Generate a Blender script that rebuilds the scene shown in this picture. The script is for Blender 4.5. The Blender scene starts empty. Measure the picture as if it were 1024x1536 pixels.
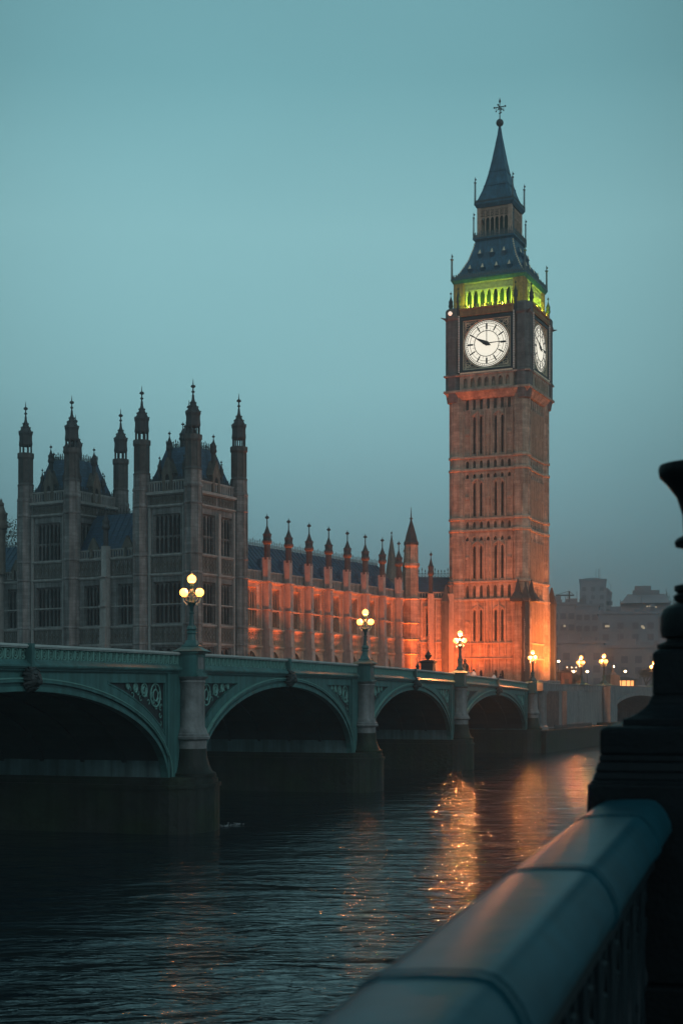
import bpy, math, random
from math import sin, cos, pi, sqrt, radians
from mathutils import Vector, Matrix
import bmesh
random.seed(7)
SC = bpy.context.scene
COL = SC.collection
H = 7.5                       # eye height above the water; E(z) turns a height above the eye into a world height
def E(z): return z + H

# ------------------------------------------------------------------ camera, sky, sun, exposure
cam = bpy.data.cameras.new('camera'); co = bpy.data.objects.new('camera', cam); COL.objects.link(co)
cam.sensor_fit = 'VERTICAL'; cam.sensor_height = 36; cam.sensor_width = 24; cam.lens = 50
cam.shift_y = 0.179
co.location = (0, 0, H); co.rotation_euler = (radians(90), 0, 0)
cam.clip_start = 0.05; cam.clip_end = 6000
cam.dof.use_dof = True; cam.dof.focus_distance = 150; cam.dof.aperture_fstop = 3.8
SC.camera = co

SUN_EL, SUN_ROT = radians(4), radians(-70)
w = bpy.data.worlds.new('World'); SC.world = w; w.use_nodes = True
nt = w.node_tree; nt.nodes.clear()
def N(t, **k):
    n = nt.nodes.new(t)
    for a, b in k.items(): setattr(n, a, b)
    return n
L = nt.links.new
out = N('ShaderNodeOutputWorld'); bg = N('ShaderNodeBackground'); L(bg.outputs[0], out.inputs[0])
tc = N('ShaderNodeTexCoord'); sep = N('ShaderNodeSeparateXYZ'); L(tc.outputs['Generated'], sep.inputs[0])
ramp = N('ShaderNodeValToRGB'); L(sep.outputs['Z'], ramp.inputs[0])
cr = ramp.color_ramp
stops = [(0.0, (.080, .145, .170)), (.04, (.118, .218, .255)), (.12, (.172, .345, .39)), (.21, (.21, .425, .46)), (.31, (.222, .45, .485)),
         (.40, (.155, .36, .40)), (.60, (.15, .34, .39)), (1.0, (.13, .30, .35))]
while len(cr.elements) < len(stops): cr.elements.new(.5)
for e, (p, c) in zip(cr.elements, stops): e.position = p; e.color = c + (1,)
# sky brightest straight ahead and dimmed outward, a vignette put into its colour
dot = N('ShaderNodeVectorMath', operation='DOT_PRODUCT'); L(tc.outputs['Generated'], dot.inputs[0])
gl = Vector((-.02, .95, .30)).normalized(); dot.inputs[1].default_value = gl
mr = N('ShaderNodeMapRange'); L(dot.outputs['Value'], mr.inputs[0])
mr.interpolation_type = 'SMOOTHSTEP'
mr.inputs[1].default_value = .925; mr.inputs[2].default_value = 1.0; mr.inputs[3].default_value = .56; mr.inputs[4].default_value = 1.18
noi = N('ShaderNodeTexNoise'); noi.inputs['Scale'].default_value = 1.6; noi.inputs['Detail'].default_value = 3
mp = N('ShaderNodeMapping'); mp.inputs['Scale'].default_value = (1, 1, 2.4); L(tc.outputs['Generated'], mp.inputs[0]); L(mp.outputs[0], noi.inputs[0])
mn = N('ShaderNodeMapRange'); L(noi.outputs[0], mn.inputs[0]); mn.inputs[3].default_value = .84; mn.inputs[4].default_value = 1.14
# grey glow added to the unseen sky behind the camera, lifting the facades
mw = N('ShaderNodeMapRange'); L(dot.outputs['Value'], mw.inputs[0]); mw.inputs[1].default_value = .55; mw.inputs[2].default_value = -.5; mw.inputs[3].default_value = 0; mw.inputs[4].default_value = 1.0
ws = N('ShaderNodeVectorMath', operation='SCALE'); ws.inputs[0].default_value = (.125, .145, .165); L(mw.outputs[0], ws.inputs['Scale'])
m1 = N('ShaderNodeMath', operation='MULTIPLY'); L(mr.outputs[0], m1.inputs[0]); L(mn.outputs[0], m1.inputs[1])
vs = N('ShaderNodeVectorMath', operation='SCALE'); L(ramp.outputs[0], vs.inputs[0]); L(m1.outputs[0], vs.inputs['Scale'])
sky = N('ShaderNodeTexSky', sky_type='NISHITA'); sky.sun_disc = False; sky.sun_elevation = SUN_EL; sky.sun_rotation = SUN_ROT
sk = N('ShaderNodeVectorMath', operation='SCALE'); L(sky.outputs[0], sk.inputs[0]); sk.inputs['Scale'].default_value = .004
ad = N('ShaderNodeVectorMath', operation='ADD'); L(vs.outputs[0], ad.inputs[0]); L(sk.outputs[0], ad.inputs[1])
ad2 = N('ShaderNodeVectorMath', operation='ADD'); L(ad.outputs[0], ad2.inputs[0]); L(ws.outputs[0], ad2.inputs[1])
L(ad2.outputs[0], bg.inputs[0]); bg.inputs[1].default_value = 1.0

sl = bpy.data.lights.new('sun', 'SUN'); sl.energy = .34; sl.angle = radians(18); sl.color = (.95, .97, 1)
so = bpy.data.objects.new('sun', sl); COL.objects.link(so); so.rotation_euler = Vector((-.80, .75, -.55)).to_track_quat('-Z', 'Y').to_euler()

SC.view_settings.view_transform = 'Standard'; SC.view_settings.look = 'None'
SC.view_settings.exposure = 0; SC.view_settings.gamma = 1
SC.render.engine = 'CYCLES'
cy = SC.cycles
cy.use_denoising = True; cy.denoiser = 'OPENIMAGEDENOISE'
cy.max_bounces = 5; cy.diffuse_bounces = 2; cy.glossy_bounces = 3; cy.transmission_bounces = 2; cy.volume_bounces = 0
cy.use_light_tree = True; cy.sample_clamp_indirect = 25; cy.caustics_reflective = False; cy.caustics_refractive = False

# ------------------------------------------------------------------ materials
MATS = {}
def mat(name, col, rough=.8, metal=0, noise=0, nscale=1.0, bump=0, bscale=None, emit=None, estr=0, spec=None, streak=0, brick=None, col2=None, coat=0):
    if name in MATS: return MATS[name]
    m = bpy.data.materials.new(name); m.use_nodes = True; t = m.node_tree; nd = t.nodes; ln = t.links.new
    b = nd['Principled BSDF']; b.inputs['Base Color'].default_value = (*col, 1); b.inputs['Roughness'].default_value = rough
    b.inputs['Metallic'].default_value = metal
    if spec is not None: b.inputs['Specular IOR Level'].default_value = spec
    if coat: b.inputs['Coat Weight'].default_value = coat; b.inputs['Coat Roughness'].default_value = .12
    if emit: b.inputs['Emission Color'].default_value = (*emit, 1); b.inputs['Emission Strength'].default_value = estr
    tcn = nd.new('ShaderNodeTexCoord'); cur = None
    if noise or streak or brick or col2:
        base = nd.new('ShaderNodeRGB'); base.outputs[0].default_value = (*col, 1); cur = base.outputs[0]
        def mul(fac_out, lo, hi, cur):
            r = nd.new('ShaderNodeMapRange'); ln(fac_out, r.inputs[0]); r.inputs[1].default_value = .3; r.inputs[2].default_value = .7
            r.inputs[3].default_value = lo; r.inputs[4].default_value = hi
            v = nd.new('ShaderNodeVectorMath'); v.operation = 'SCALE'; ln(cur, v.inputs[0]); ln(r.outputs[0], v.inputs['Scale']); return v.outputs[0]
        if col2:
            n2 = nd.new('ShaderNodeTexNoise'); n2.inputs['Scale'].default_value = nscale * .35; n2.inputs['Detail'].default_value = 6
            ln(tcn.outputs['Object'], n2.inputs[0])
            r = nd.new('ShaderNodeMapRange'); ln(n2.outputs[0], r.inputs[0]); r.inputs[1].default_value = .4; r.inputs[2].default_value = .62
            mx = nd.new('ShaderNodeMix'); mx.data_type = 'RGBA'; ln(r.outputs[0], mx.inputs[0]); ln(cur, mx.inputs[6]); mx.inputs[7].default_value = (*col2, 1); cur = mx.outputs[2]
        if noise:
            n1 = nd.new('ShaderNodeTexNoise'); n1.inputs['Scale'].default_value = nscale; n1.inputs['Detail'].default_value = 8; n1.inputs['Roughness'].default_value = .65
            ln(tcn.outputs['Object'], n1.inputs[0]); cur = mul(n1.outputs[0], 1 - noise, 1 + noise, cur)
        if streak:
            mpp = nd.new('ShaderNodeMapping'); mpp.inputs['Scale'].default_value = (2.2, 2.2, .16); ln(tcn.outputs['Object'], mpp.inputs[0])
            n3 = nd.new('ShaderNodeTexNoise'); n3.inputs['Scale'].default_value = 1; n3.inputs['Detail'].default_value = 5; ln(mpp.outputs[0], n3.inputs[0])
            cur = mul(n3.outputs[0], 1 - streak, 1 + streak * .4, cur)
    bf = None
    if brick:
        s = nd.new('ShaderNodeSeparateXYZ'); ln(tcn.outputs['Object'], s.inputs[0])
        a = nd.new('ShaderNodeMath'); a.operation = 'ADD'; ln(s.outputs[0], a.inputs[0]); ln(s.outputs[1], a.inputs[1])
        c = nd.new('ShaderNodeCombineXYZ'); ln(a.outputs[0], c.inputs[0]); ln(s.outputs[2], c.inputs[1])
        bk = nd.new('ShaderNodeTexBrick'); ln(c.outputs[0], bk.inputs[0]); bk.inputs['Scale'].default_value = 1
        bk.inputs['Brick Width'].default_value = brick[0]; bk.inputs['Row Height'].default_value = brick[1]
        bk.inputs['Mortar Size'].default_value = brick[2]; bk.inputs['Color1'].default_value = (.78, .78, .78, 1); bk.inputs['Color2'].default_value = (1.1, 1.1, 1.1, 1)
        bk.inputs['Mortar'].default_value = (.5, .5, .5, 1)
        mm = nd.new('ShaderNodeVectorMath'); mm.operation = 'MULTIPLY'; ln(cur, mm.inputs[0]); ln(bk.outputs[0], mm.inputs[1]); cur = mm.outputs[0]
    if cur is not None: ln(cur, b.inputs['Base Color'])
    if bump:
        n4 = nd.new('ShaderNodeTexNoise'); n4.inputs['Scale'].default_value = bscale or nscale * 3; n4.inputs['Detail'].default_value = 8
        ln(tcn.outputs['Object'], n4.inputs[0]); bm_ = nd.new('ShaderNodeBump'); bm_.inputs['Strength'].default_value = bump; bm_.inputs['Distance'].default_value = .1
        ln(n4.outputs[0], bm_.inputs['Height']); ln(bm_.outputs[0], b.inputs['Normal'])
    MATS[name] = m; return m

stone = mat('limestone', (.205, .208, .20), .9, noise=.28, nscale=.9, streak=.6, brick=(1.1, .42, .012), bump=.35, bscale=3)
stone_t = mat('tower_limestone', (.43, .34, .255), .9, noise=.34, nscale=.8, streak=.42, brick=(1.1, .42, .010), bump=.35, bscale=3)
trim = mat('dressed_stone', (.33, .325, .305), .85, noise=.2, nscale=1.5, streak=.3, bump=.3, bscale=4)
trim_t = mat('tower_dressed_stone', (.43, .34, .25), .85, noise=.2, nscale=1.5, streak=.3, bump=.3, bscale=4)
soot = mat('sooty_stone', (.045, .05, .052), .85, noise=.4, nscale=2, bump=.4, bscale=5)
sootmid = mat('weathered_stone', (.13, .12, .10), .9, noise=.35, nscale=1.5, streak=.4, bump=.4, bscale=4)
glass = mat('leaded_glass', (.006, .010, .013), .3, spec=.22, noise=.3, nscale=3)
slate = mat('roof_slate', (.035, .095, .155), .55, noise=.25, nscale=1.2, brick=(.6, .35, .02), bump=.3, bscale=5)
slate_t = mat('cast_iron_roof', (.03, .125, .20), .5, noise=.28, nscale=1.0, streak=.35, brick=(.45, 1.1, .02), bump=.3, bscale=4)
iron = mat('wrought_iron', (.03, .04, .045), .5, metal=.3, noise=.3, nscale=6)
gilt = mat('gilded_iron', (.82, .68, .46), .5, metal=.15, noise=.35, nscale=5)
goldstone = mat('gilded_stone', (.42, .25, .10), .6, metal=.2, noise=.35, nscale=3, streak=.3)
blackiron = mat('black_painted_iron', (.012, .014, .016), .5, noise=.3, nscale=6)
teal = mat('green_paint', (.048, .155, .148), .5, noise=.22, nscale=.6, streak=.45, bump=.08, bscale=8)
tealdark = mat('dark_green_paint', (.022, .085, .085), .45, noise=.25, nscale=1.4, streak=.3)
tealpale = mat('pale_green_paint', (.15, .34, .30), .5, noise=.2, nscale=2)
railpaint = mat('handrail_paint', (.006, .054, .074), .36, noise=.3, nscale=7, bump=.02, bscale=12, coat=0, spec=.16)
granite = mat('granite', (.21, .22, .215), .75, noise=.25, nscale=2, streak=.45, bump=.35, bscale=5)
granite_wet = mat('wet_algae_granite', (.022, .028, .024), .6, spec=.25, noise=.35, nscale=1.0, streak=.4, bump=.5, bscale=3, col2=(.018, .032, .016))
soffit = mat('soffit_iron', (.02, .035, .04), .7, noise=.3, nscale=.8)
asphalt = mat('asphalt', (.05, .05, .05), .8, noise=.2, nscale=1, bump=.3, bscale=20)
paving = mat('paving', (.22, .21, .19), .85, noise=.25, nscale=.3, brick=(.9, .6, .02))
brickm = mat('dark_brick', (.16, .10, .085), .9, noise=.3, nscale=1.2, brick=(.5, .18, .02), streak=.4)
render_grey = mat('pale_granite', (.19, .205, .205), .8, noise=.2, nscale=1, streak=.4, bump=.3)
concrete = mat('haze_tinted_facade', (.17, .205, .235), .9, noise=.25, nscale=.08)  # pale blue of distant haze put into the facade colour
concrete2 = mat('haze_tinted_brick', (.20, .205, .22), .9, noise=.25, nscale=.08)  # haze paleness put into this far facade colour too
lit_win = mat('lit_window', (.1, .1, .1), .6, emit=(1, .8, .5), estr=.4)
leaf = mat('winter_foliage', (.05, .06, .04), .9, noise=.3, nscale=1)
bark = mat('bark', (.06, .05, .045), .95, noise=.3, nscale=5)
globe_m = mat('lamp_globe', (.9, .85, .7), .4, emit=(1, .37, .055), estr=6.5)
globe_far = mat('small_lamp_globe', (.9, .85, .7), .4, emit=(1, .66, .36), estr=26)
dialm = mat('opal_dial', (.3, .3, .28), .6, emit=(1, .93, .76), estr=.98)
beadm = mat('white_bead', (.75, .73, .66), .6, emit=(1, .95, .85), estr=.12)  # beads are no lamps; a faint glow is put into their surface
bronze = mat('dark_bronze', (.035, .045, .045), .5, metal=.4, noise=.3, nscale=8, bump=.3)
skin = mat('skin', (.5, .33, .25), .6)
coats = [mat('dark_coat', (.03, .03, .04), .9), mat('pale_coat', (.7, .62, .55), .9), mat('white_coat', (.85, .8, .75), .9), mat('brown_coat', (.16, .09, .06), .9)]
hairm = mat('hair', (.03, .02, .015), .8)
carpaint = [mat('car_paint_dark', (.02, .02, .025), .3, coat=.6), mat('car_paint_red', (.25, .02, .02), .3, coat=.6), mat('car_paint_silver', (.3, .3, .32), .3, metal=.4)]
rubber = mat('rubber', (.02, .02, .02), .9)
headl = mat('headlight', (.9, .9, .9), .3, emit=(1, .9, .7), estr=14)
taill = mat('taillight', (.4, .02, .02), .3, emit=(1, .12, .05), estr=5)
kioskl = mat('kiosk_light', (.9, .6, .3), .5, emit=(1, .42, .12), estr=1.6)
foam = mat('foam', (.28, .33, .34), .6)

# ------------------------------------------------------------------ mesh helpers
class Fr:                      # u along a wall, d outward, z up
    def __init__(s, o, u, n): s.o, s.u, s.n = o, u, n
    def __call__(s, u, d, z): return (s.o[0] + u * s.u[0] + d * s.n[0], s.o[1] + u * s.u[1] + d * s.n[1], z)
ID = Fr((0, 0), (1, 0), (0, 1))
def faces4(W, Lh, x0=0, y0=0):  # frames of a box whose right front corner is (x0, y0): front, right, back, left
    return [Fr((x0 - W, y0), (1, 0), (0, -1)), Fr((x0, y0), (0, 1), (1, 0)), Fr((x0, y0 + Lh), (-1, 0), (0, 1)), Fr((x0 - W, y0 + Lh), (0, -1), (-1, 0))]
class MB:
    def __init__(s, fr=ID): s.v = []; s.f = []; s.fr = fr
    def hexa(s, p):            # 4 bottom + 4 top
        n = len(s.v); s.v += [s.fr(*q) for q in p]
        s.f += [(n, n+1, n+2, n+3), (n+4, n+7, n+6, n+5), (n, n+4, n+5, n+1), (n+1, n+5, n+6, n+2), (n+2, n+6, n+7, n+3), (n+3, n+7, n+4, n)]
    def box(s, a, b, c, d, e, f):
        s.hexa([(a, c, e), (b, c, e), (b, d, e), (a, d, e), (a, c, f), (b, c, f), (b, d, f), (a, d, f)])
    def taper(s, cx, cy, h0, h1, z0, z1, k0=None, k1=None):
        k0 = h0 if k0 is None else k0; k1 = h1 if k1 is None else k1
        s.hexa([(cx-h0, cy-k0, z0), (cx+h0, cy-k0, z0), (cx+h0, cy+k0, z0), (cx-h0, cy+k0, z0), (cx-h1, cy-k1, z1), (cx+h1, cy-k1, z1), (cx+h1, cy+k1, z1), (cx-h1, cy+k1, z1)])
    def prism(s, pts, z0, z1):
        n = len(s.v); k = len(pts)
        s.v += [s.fr(x, y, z0) for x, y in pts] + [s.fr(x, y, z1) for x, y in pts]
        s.f.append(tuple(range(n, n+k))); s.f.append(tuple(range(n+2*k-1, n+k-1, -1)))
        for i in range(k): j = (i+1) % k; s.f.append((n+i, n+j, n+k+j, n+k+i))
    def lathe(s, prof, n=8, c=(0, 0), rot=None, sx=1, sy=1):
        rot = pi / n if rot is None else rot; b = len(s.v)
        for r, z in prof:
            for i in range(n):
                a = rot + 2*pi*i/n; s.v.append(s.fr(c[0] + r*cos(a)*sx, c[1] + r*sin(a)*sy, z))
        for k in range(len(prof)-1):
            for i in range(n):
                j = (i+1) % n; s.f.append((b+k*n+i, b+k*n+j, b+(k+1)*n+j, b+(k+1)*n+i))
        s.f.append(tuple(b+i for i in range(n-1, -1, -1))); e = b + (len(prof)-1)*n; s.f.append(tuple(e+i for i in range(n)))
    def ball(s, c, r, n=12, m=8, sz=1):
        s.lathe([(max(1e-4, r*sin(pi*i/m)), c[2] - r*sz*cos(pi*i/m)) for i in range(m+1)], n, (c[0], c[1]))
    def tube(s, p, q, r0, r1=None, n=6):
        r1 = r0 if r1 is None else r1
        p = Vector(p); q = Vector(q); d = (q-p).normalized(); a = d.orthogonal().normalized(); b2 = d.cross(a); b = len(s.v)
        for c, r in ((p, r0), (q, r1)):
            for i in range(n):
                t = 2*pi*i/n; x = c + a*r*cos(t) + b2*r*sin(t); s.v.append(s.fr(*x))
        for i in range(n): j = (i+1) % n; s.f.append((b+i, b+j, b+n+j, b+n+i))
        s.f.append(tuple(range(b+n-1, b-1, -1))); s.f.append(tuple(range(b+n, b+2*n)))
    def torus(s, c, R, r, axis='y', n=20, m=6, e=1.0, a0=0, a1=2*pi):
        pts = []
        full = abs(a1-a0-2*pi) < 1e-6
        for i in range(n + (0 if full else 1)):
            a = a0 + (a1-a0)*i/n; x, z = R*cos(a), R*e*sin(a)
            pts.append((c[0]+x, c[1], c[2]+z) if axis == 'y' else ((c[0], c[1]+x, c[2]+z) if axis == 'x' else (c[0]+x, c[1]+z, c[2])))
        k = len(pts)
        for i in range(k if full else k-1): s.tube(pts[i], pts[(i+1) % k], r, r, m)
    def bar(s, p, q, wd, d0, d1):  # flat bar in the u-z plane
        (a, b), (c, d) = p, q; l = sqrt((c-a)**2 + (d-b)**2) or 1; nx, nz = -(d-b)/l*wd/2, (c-a)/l*wd/2
        s.hexa([(a-nx, d0, b-nz), (c-nx, d0, d-nz), (c-nx, d1, d-nz), (a-nx, d1, b-nz), (a+nx, d0, b+nz), (c+nx, d0, d+nz), (c+nx, d1, d+nz), (a+nx, d1, b+nz)])
    def arch(s, u0, u1, zs, zt, d0, d1, n=4, gap=.06, kind='p'):   # solid above a pointed arch
        uc = (u0+u1)/2; wd = u1-u0; hh = zt-zs-gap
        def cz(u):
            if kind == 'p':
                x = u if u <= uc else u0+u1-u
                return zs + hh*sqrt(max(0, wd*wd-(u1-x)**2))/(.866*wd)
            return zs + hh*sqrt(max(0, 1-((u-uc)/(wd/2))**2))
        us = [u0 + wd*i/(2*n) for i in range(2*n+1)]
        for a, b in zip(us[:-1], us[1:]):
            za, zb = cz(a), cz(b)
            s.hexa([(a, d0, za), (b, d0, zb), (b, d1, zb), (a, d1, za), (a, d0, zt), (b, d0, zt), (b, d1, zt), (a, d1, zt)])
    def wall(s, u0, u1, z0, z1, holes, d0, d1):
        us = sorted({u0, u1, *[h[0] for h in holes], *[h[1] for h in holes]}); zs = sorted({z0, z1, *[h[2] for h in holes], *[h[3] for h in holes]})
        for a, b in zip(us[:-1], us[1:]):
            st = None
            for c, d in zip(zs[:-1], zs[1:]):
                um, zm = (a+b)/2, (c+d)/2
                hole = any(h[0] < um < h[1] and h[2] < zm < h[3] for h in holes)
                if hole:
                    if st is not None: s.box(a, b, d0, d1, st, c); st = None
                elif st is None: st = c
            if st is not None: s.box(a, b, d0, d1, st, zs[-1])
    def build(s, name, m, parent=None, smooth=False, label=None):
        me = bpy.data.meshes.new(name); me.from_pydata(s.v, [], s.f); me.materials.append(m)
        bm = bmesh.new(); bm.from_mesh(me); bmesh.ops.recalc_face_normals(bm, faces=bm.faces)
        if smooth:
            for f in bm.faces: f.smooth = True
        bm.to_mesh(me); bm.free()
        if smooth and hasattr(me, 'set_sharp_from_angle'): me.set_sharp_from_angle(angle=radians(40))
        o = bpy.data.objects.new(name, me); COL.objects.link(o)
        if parent: o.parent = parent
        if label: o['label'] = label
        return o
def tag(o, label, cat=None, group=None, kind=None):
    if label: o['label'] = label
    if cat: o['category'] = cat
    if group: o['group'] = group
    if kind: o['kind'] = kind
    return o
def thing(name, label, cat, loc=(0, 0, 0), rz=0, group=None):
    o = bpy.data.objects.new(name, None); COL.objects.link(o); o.location = loc; o.rotation_euler = (0, 0, rz)
    o.empty_display_size = .5
    return tag(o, label, cat, group)
def dup(root, loc, rz=None, label=None, scale=None):
    def cp(o, p):
        c = o.copy(); COL.objects.link(c)
        if p: c.parent = p
        for ch in [x for x in KIDS.get(o.name, [])]: cp(ch, c)
        return c
    global KIDS
    KIDS = {}
    for o in bpy.data.objects:
        if o.parent: KIDS.setdefault(o.parent.name, []).append(o)
    r = cp(root, None); r.location = loc
    if rz is not None: r.rotation_euler = (0, 0, rz)
    if label: r['label'] = label
    if scale: r.scale = scale
    return r
KIDS = {}
def light(name, kind, loc, color, energy, parent=None, size=.3, target=None, spot=None, blend=.6):
    l = bpy.data.lights.new(name, kind); l.color = color; l.energy = energy
    if kind in ('POINT', 'SPOT'): l.shadow_soft_size = size
    if kind == 'SPOT': l.spot_size = radians(spot); l.spot_blend = blend
    o = bpy.data.objects.new(name, l); COL.objects.link(o); o.location = loc
    if parent: o.parent = parent
    if target is not None: o.rotation_euler = (Vector(target)-Vector(loc)).to_track_quat('-Z', 'Y').to_euler()
    return o

# ------------------------------------------------------------------ gothic vocabulary
def window(par, fr, u0, u1, z0, z1, nl, transoms=(), rec=.52, m=stone, wl=.085, headed=True):
    g = MB(fr); wl2 = wl/2
    dA, dB = -rec, -rec+.2
    g.box(u0, u0+wl, dA, dB+.08, z0, z1); g.box(u1-wl, u1, dA, dB+.08, z0, z1)
    g.box(u0+wl, u1-wl, dA, dB+.1, z0, z0+wl); g.box(u0+wl, u1-wl, dA, dB+.08, z1-wl, z1)
    lw = (u1-u0-wl)/nl
    for i in range(1, nl):
        u = u0+wl2+lw*i; big = .035 if (nl >= 4 and i*2 == nl) else 0
        g.box(u-wl2-big, u+wl2+big, dA, dB+.02, z0+wl, z1-wl)
    lev = list(transoms) + [z1-wl]
    for t in transoms: g.box(u0+wl, u1-wl, dA, dB+.012, t-.06, t+.06)
    for k, t in enumerate(lev):
        if not headed: break
        hh = min(lw*1.0, .8)
        if k < len(lev)-1: hh *= .6
        tt = t-.06 if k < len(lev)-1 else t
        for i in range(nl):
            a = u0+wl2+lw*i+wl2; b = a+lw-wl
            g.arch(a, b, tt-hh, tt, dA, dB-.03, n=3)
    w_ = g.build('window', m, par)
    p = MB(fr); p.box(u0, u1, dA-.06, dA-.01, z0, z1); p.build('pane', glass, w_)
    return w_
def frieze(g, u0, u1, z0, z1, d=0, cell=.62, dp=.08):
    n = max(1, round((u1-u0)/cell)); c = (u1-u0)/n
    g.box(u0, u1, d, d+dp, z0, z0+.07); g.box(u0, u1, d, d+dp, z1-.07, z1)
    for i in range(n+1):
        u = min(max(u0+c*i, u0+.03), u1-.03); g.box(u-.03, u+.03, d, d+dp*.9, z0+.07, z1-.07)
    for i in range(n):
        a = u0+c*i+.05; b = a+c-.1; zc = (z0+z1)/2; uc = (a+b)/2; q = (z1-z0)/2-.12
        g.bar((a, zc), (uc, zc+q), .05, d, d+dp*.7); g.bar((uc, zc+q), (b, zc), .05, d, d+dp*.6)
        g.bar((a, zc), (uc, zc-q), .05, d, d+dp*.65); g.bar((uc, zc-q), (b, zc), .05, d, d+dp*.55)
        g.box(uc-.09, uc+.09, d, d+dp*1.1, zc-.16, zc+.16)
def balustrade(g, u0, u1, z0, z1, d0, d1, sp=.42, bw=.12, arch=True):
    g.box(u0, u1, d0-.05, d1+.05, z1-.14, z1); g.box(u0, u1, d0-.02, d1+.02, z0, z0+.12)
    n = max(1, round((u1-u0)/sp)); c = (u1-u0)/n
    for i in range(n+1):
        u = min(max(u0+c*i, u0+bw/2), u1-bw/2); g.box(u-bw/2, u+bw/2, d0, d1, z0+.12, z1-.14)
    if arch:
        for i in range(n):
            a = u0+c*i+bw/2; b = a+c-bw
            g.arch(a, b, z1-.14-c*.6, z1-.14, d0+.01, d1-.01, n=2, gap=.02)
def cresting(g, u0, u1, z, h=.75, sp=.42, d=0, t=.05):
    g.box(u0, u1, d-t/2, d+t/2, z+.04, z+.10); g.box(u0, u1, d-t/2, d+t/2, z+h*.55, z+h*.55+.05)
    n = max(1, round((u1-u0)/sp)); c = (u1-u0)/n
    for i in range(n+1):
        u = u0+c*i; hh = h*(1.25 if i % 4 == 0 else 1.0); g.box(u-.03, u+.03, d-t/2-.002, d+t/2+.002, z, z+hh)
        g.hexa([(u-.10, d-.02, z+hh*.78), (u+.10, d-.02, z+hh*.78), (u+.10, d+.02, z+hh*.78), (u-.10, d+.02, z+hh*.78),
                (u-.02, d-.02, z+hh+.12), (u+.02, d-.02, z+hh+.12), (u+.02, d+.02, z+hh+.12), (u-.02, d+.02, z+hh+.12)])
        if i < n: g.bar((u, z+.1), (u+c, z+h*.55), .035, d-t/3, d+t/3); g.bar((u, z+h*.55), (u+c, z+.1), .035, d-t/3-.003, d+t/3+.003)
def turret(par, x, y, zb, s=1.0, z=None, mb=stone, mc=soot, base_lv=(14.5, 16.8, 8.4, 6.2, 22.7), posts=True):
    """octagonal corner turret with open lantern, ogee cap and finial; heights above the eye"""
    g = MB(); R = 1.06*s
    zz = 24.6
    g.lathe([(R, E(zb)), (R, E(zz)), (R*1.1, E(zz)), (R*1.1, E(zz+.25)), (R*1.0, E(zz+.5)), (R*.98, E(26.6)), (R*.9, E(26.65))], 8, (x, y))
    up = MB(); up.lathe([(R*1.03, E(26.6)), (R*1.03, E(26.7)), (R*.86, E(27.0)), (R*.86, E(29.9)),
             (R*1.04, E(30.2)), (R*1.04, E(30.75)), (R*.8, E(30.8))], 8, (x, y))
    for i in range(8):        # ribs and blind panels
        a = pi/8+2*pi*i/8
        up.tube((x+R*.87*cos(a), y+R*.87*sin(a), E(27)), (x+R*.87*cos(a), y+R*.87*sin(a), E(29.95)), .07, n=4)
        g.tube((x+R*1.0*cos(a), y+R*1.0*sin(a), E(zb)), (x+R*1.0*cos(a), y+R*1.0*sin(a), E(24.5)), .08, n=4)
    for q in base_lv: g.lathe([(R+.02, E(q-.15)), (R*1.1, E(q-.05)), (R*1.1, E(q+.08)), (R+.02, E(q+.2))], 8, (x, y))
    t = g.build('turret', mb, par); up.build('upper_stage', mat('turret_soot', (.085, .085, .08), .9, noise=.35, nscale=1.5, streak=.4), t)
    c = MB()
    for i in range(8):
        a = pi/8+2*pi*i/8; c.box(x+R*.7*cos(a)-.07, x+R*.7*cos(a)+.07, y+R*.7*sin(a)-.07, y+R*.7*sin(a)+.07, E(30.8), E(31.75))
    c.lathe([(R*.80, E(31.7)), (R*.86, E(31.9)), (R*.80, E(32.5)), (R*.80, E(33.0)), (R*.90, E(33.3)), (R*.82, E(33.45)), (R*.55, E(33.95)), (R*.30, E(34.5)), (R*.16, E(35.0)), (R*.12, E(35.5))], 8, (x, y))
    for i in range(8):       # crockets along the ribs
        a = pi/8+2*pi*i/8
        for rr, zc in ((.84, 33.5), (.56, 34.05), (.33, 34.55)): c.ball((x+R*rr*cos(a), y+R*rr*sin(a), E(zc)), .1, 5, 4)
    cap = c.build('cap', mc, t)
    f = MB(); f.lathe([(.09, E(35.4)), (.08, E(35.7)), (.2, E(35.8)), (.2, E(35.9)), (.08, E(36.0)), (.08, E(36.3)), (.30, E(36.42)), (.26, E(36.6)), (.07, E(36.7)), (.02, E(37.4))], 8, (x, y))
    f.build('finial', mc, t)
    return t
def pinnacle(par, x, y, z0, z1, r=.32, m=soot, name='pinnacle', shaft=.45):
    g = MB(); h = z1-z0; zs = z0+h*shaft
    g.lathe([(r*.8, z0), (r*.8, zs-.2), (r*1.15, zs), (r*1.25, zs+h*.04), (r*1.0, zs+h*.10), (r*1.1, zs+h*.17), (r*.7, zs+h*.24), (r*.32, zs+h*.33), (r*.16, zs+h*.38), (r*.14, z1-h*.12),
             (r*.55, z1-h*.10), (r*.5, z1-h*.07), (r*.12, z1-h*.05), (.01, z1)], 8, (x, y))
    for i in range(8):
        a = pi/8+2*pi*i/8; g.ball((x+r*1.0*cos(a), y+r*1.0*sin(a), zs+h*.19), r*.2, 5, 4)
    return g.build(name, m, par)
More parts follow.
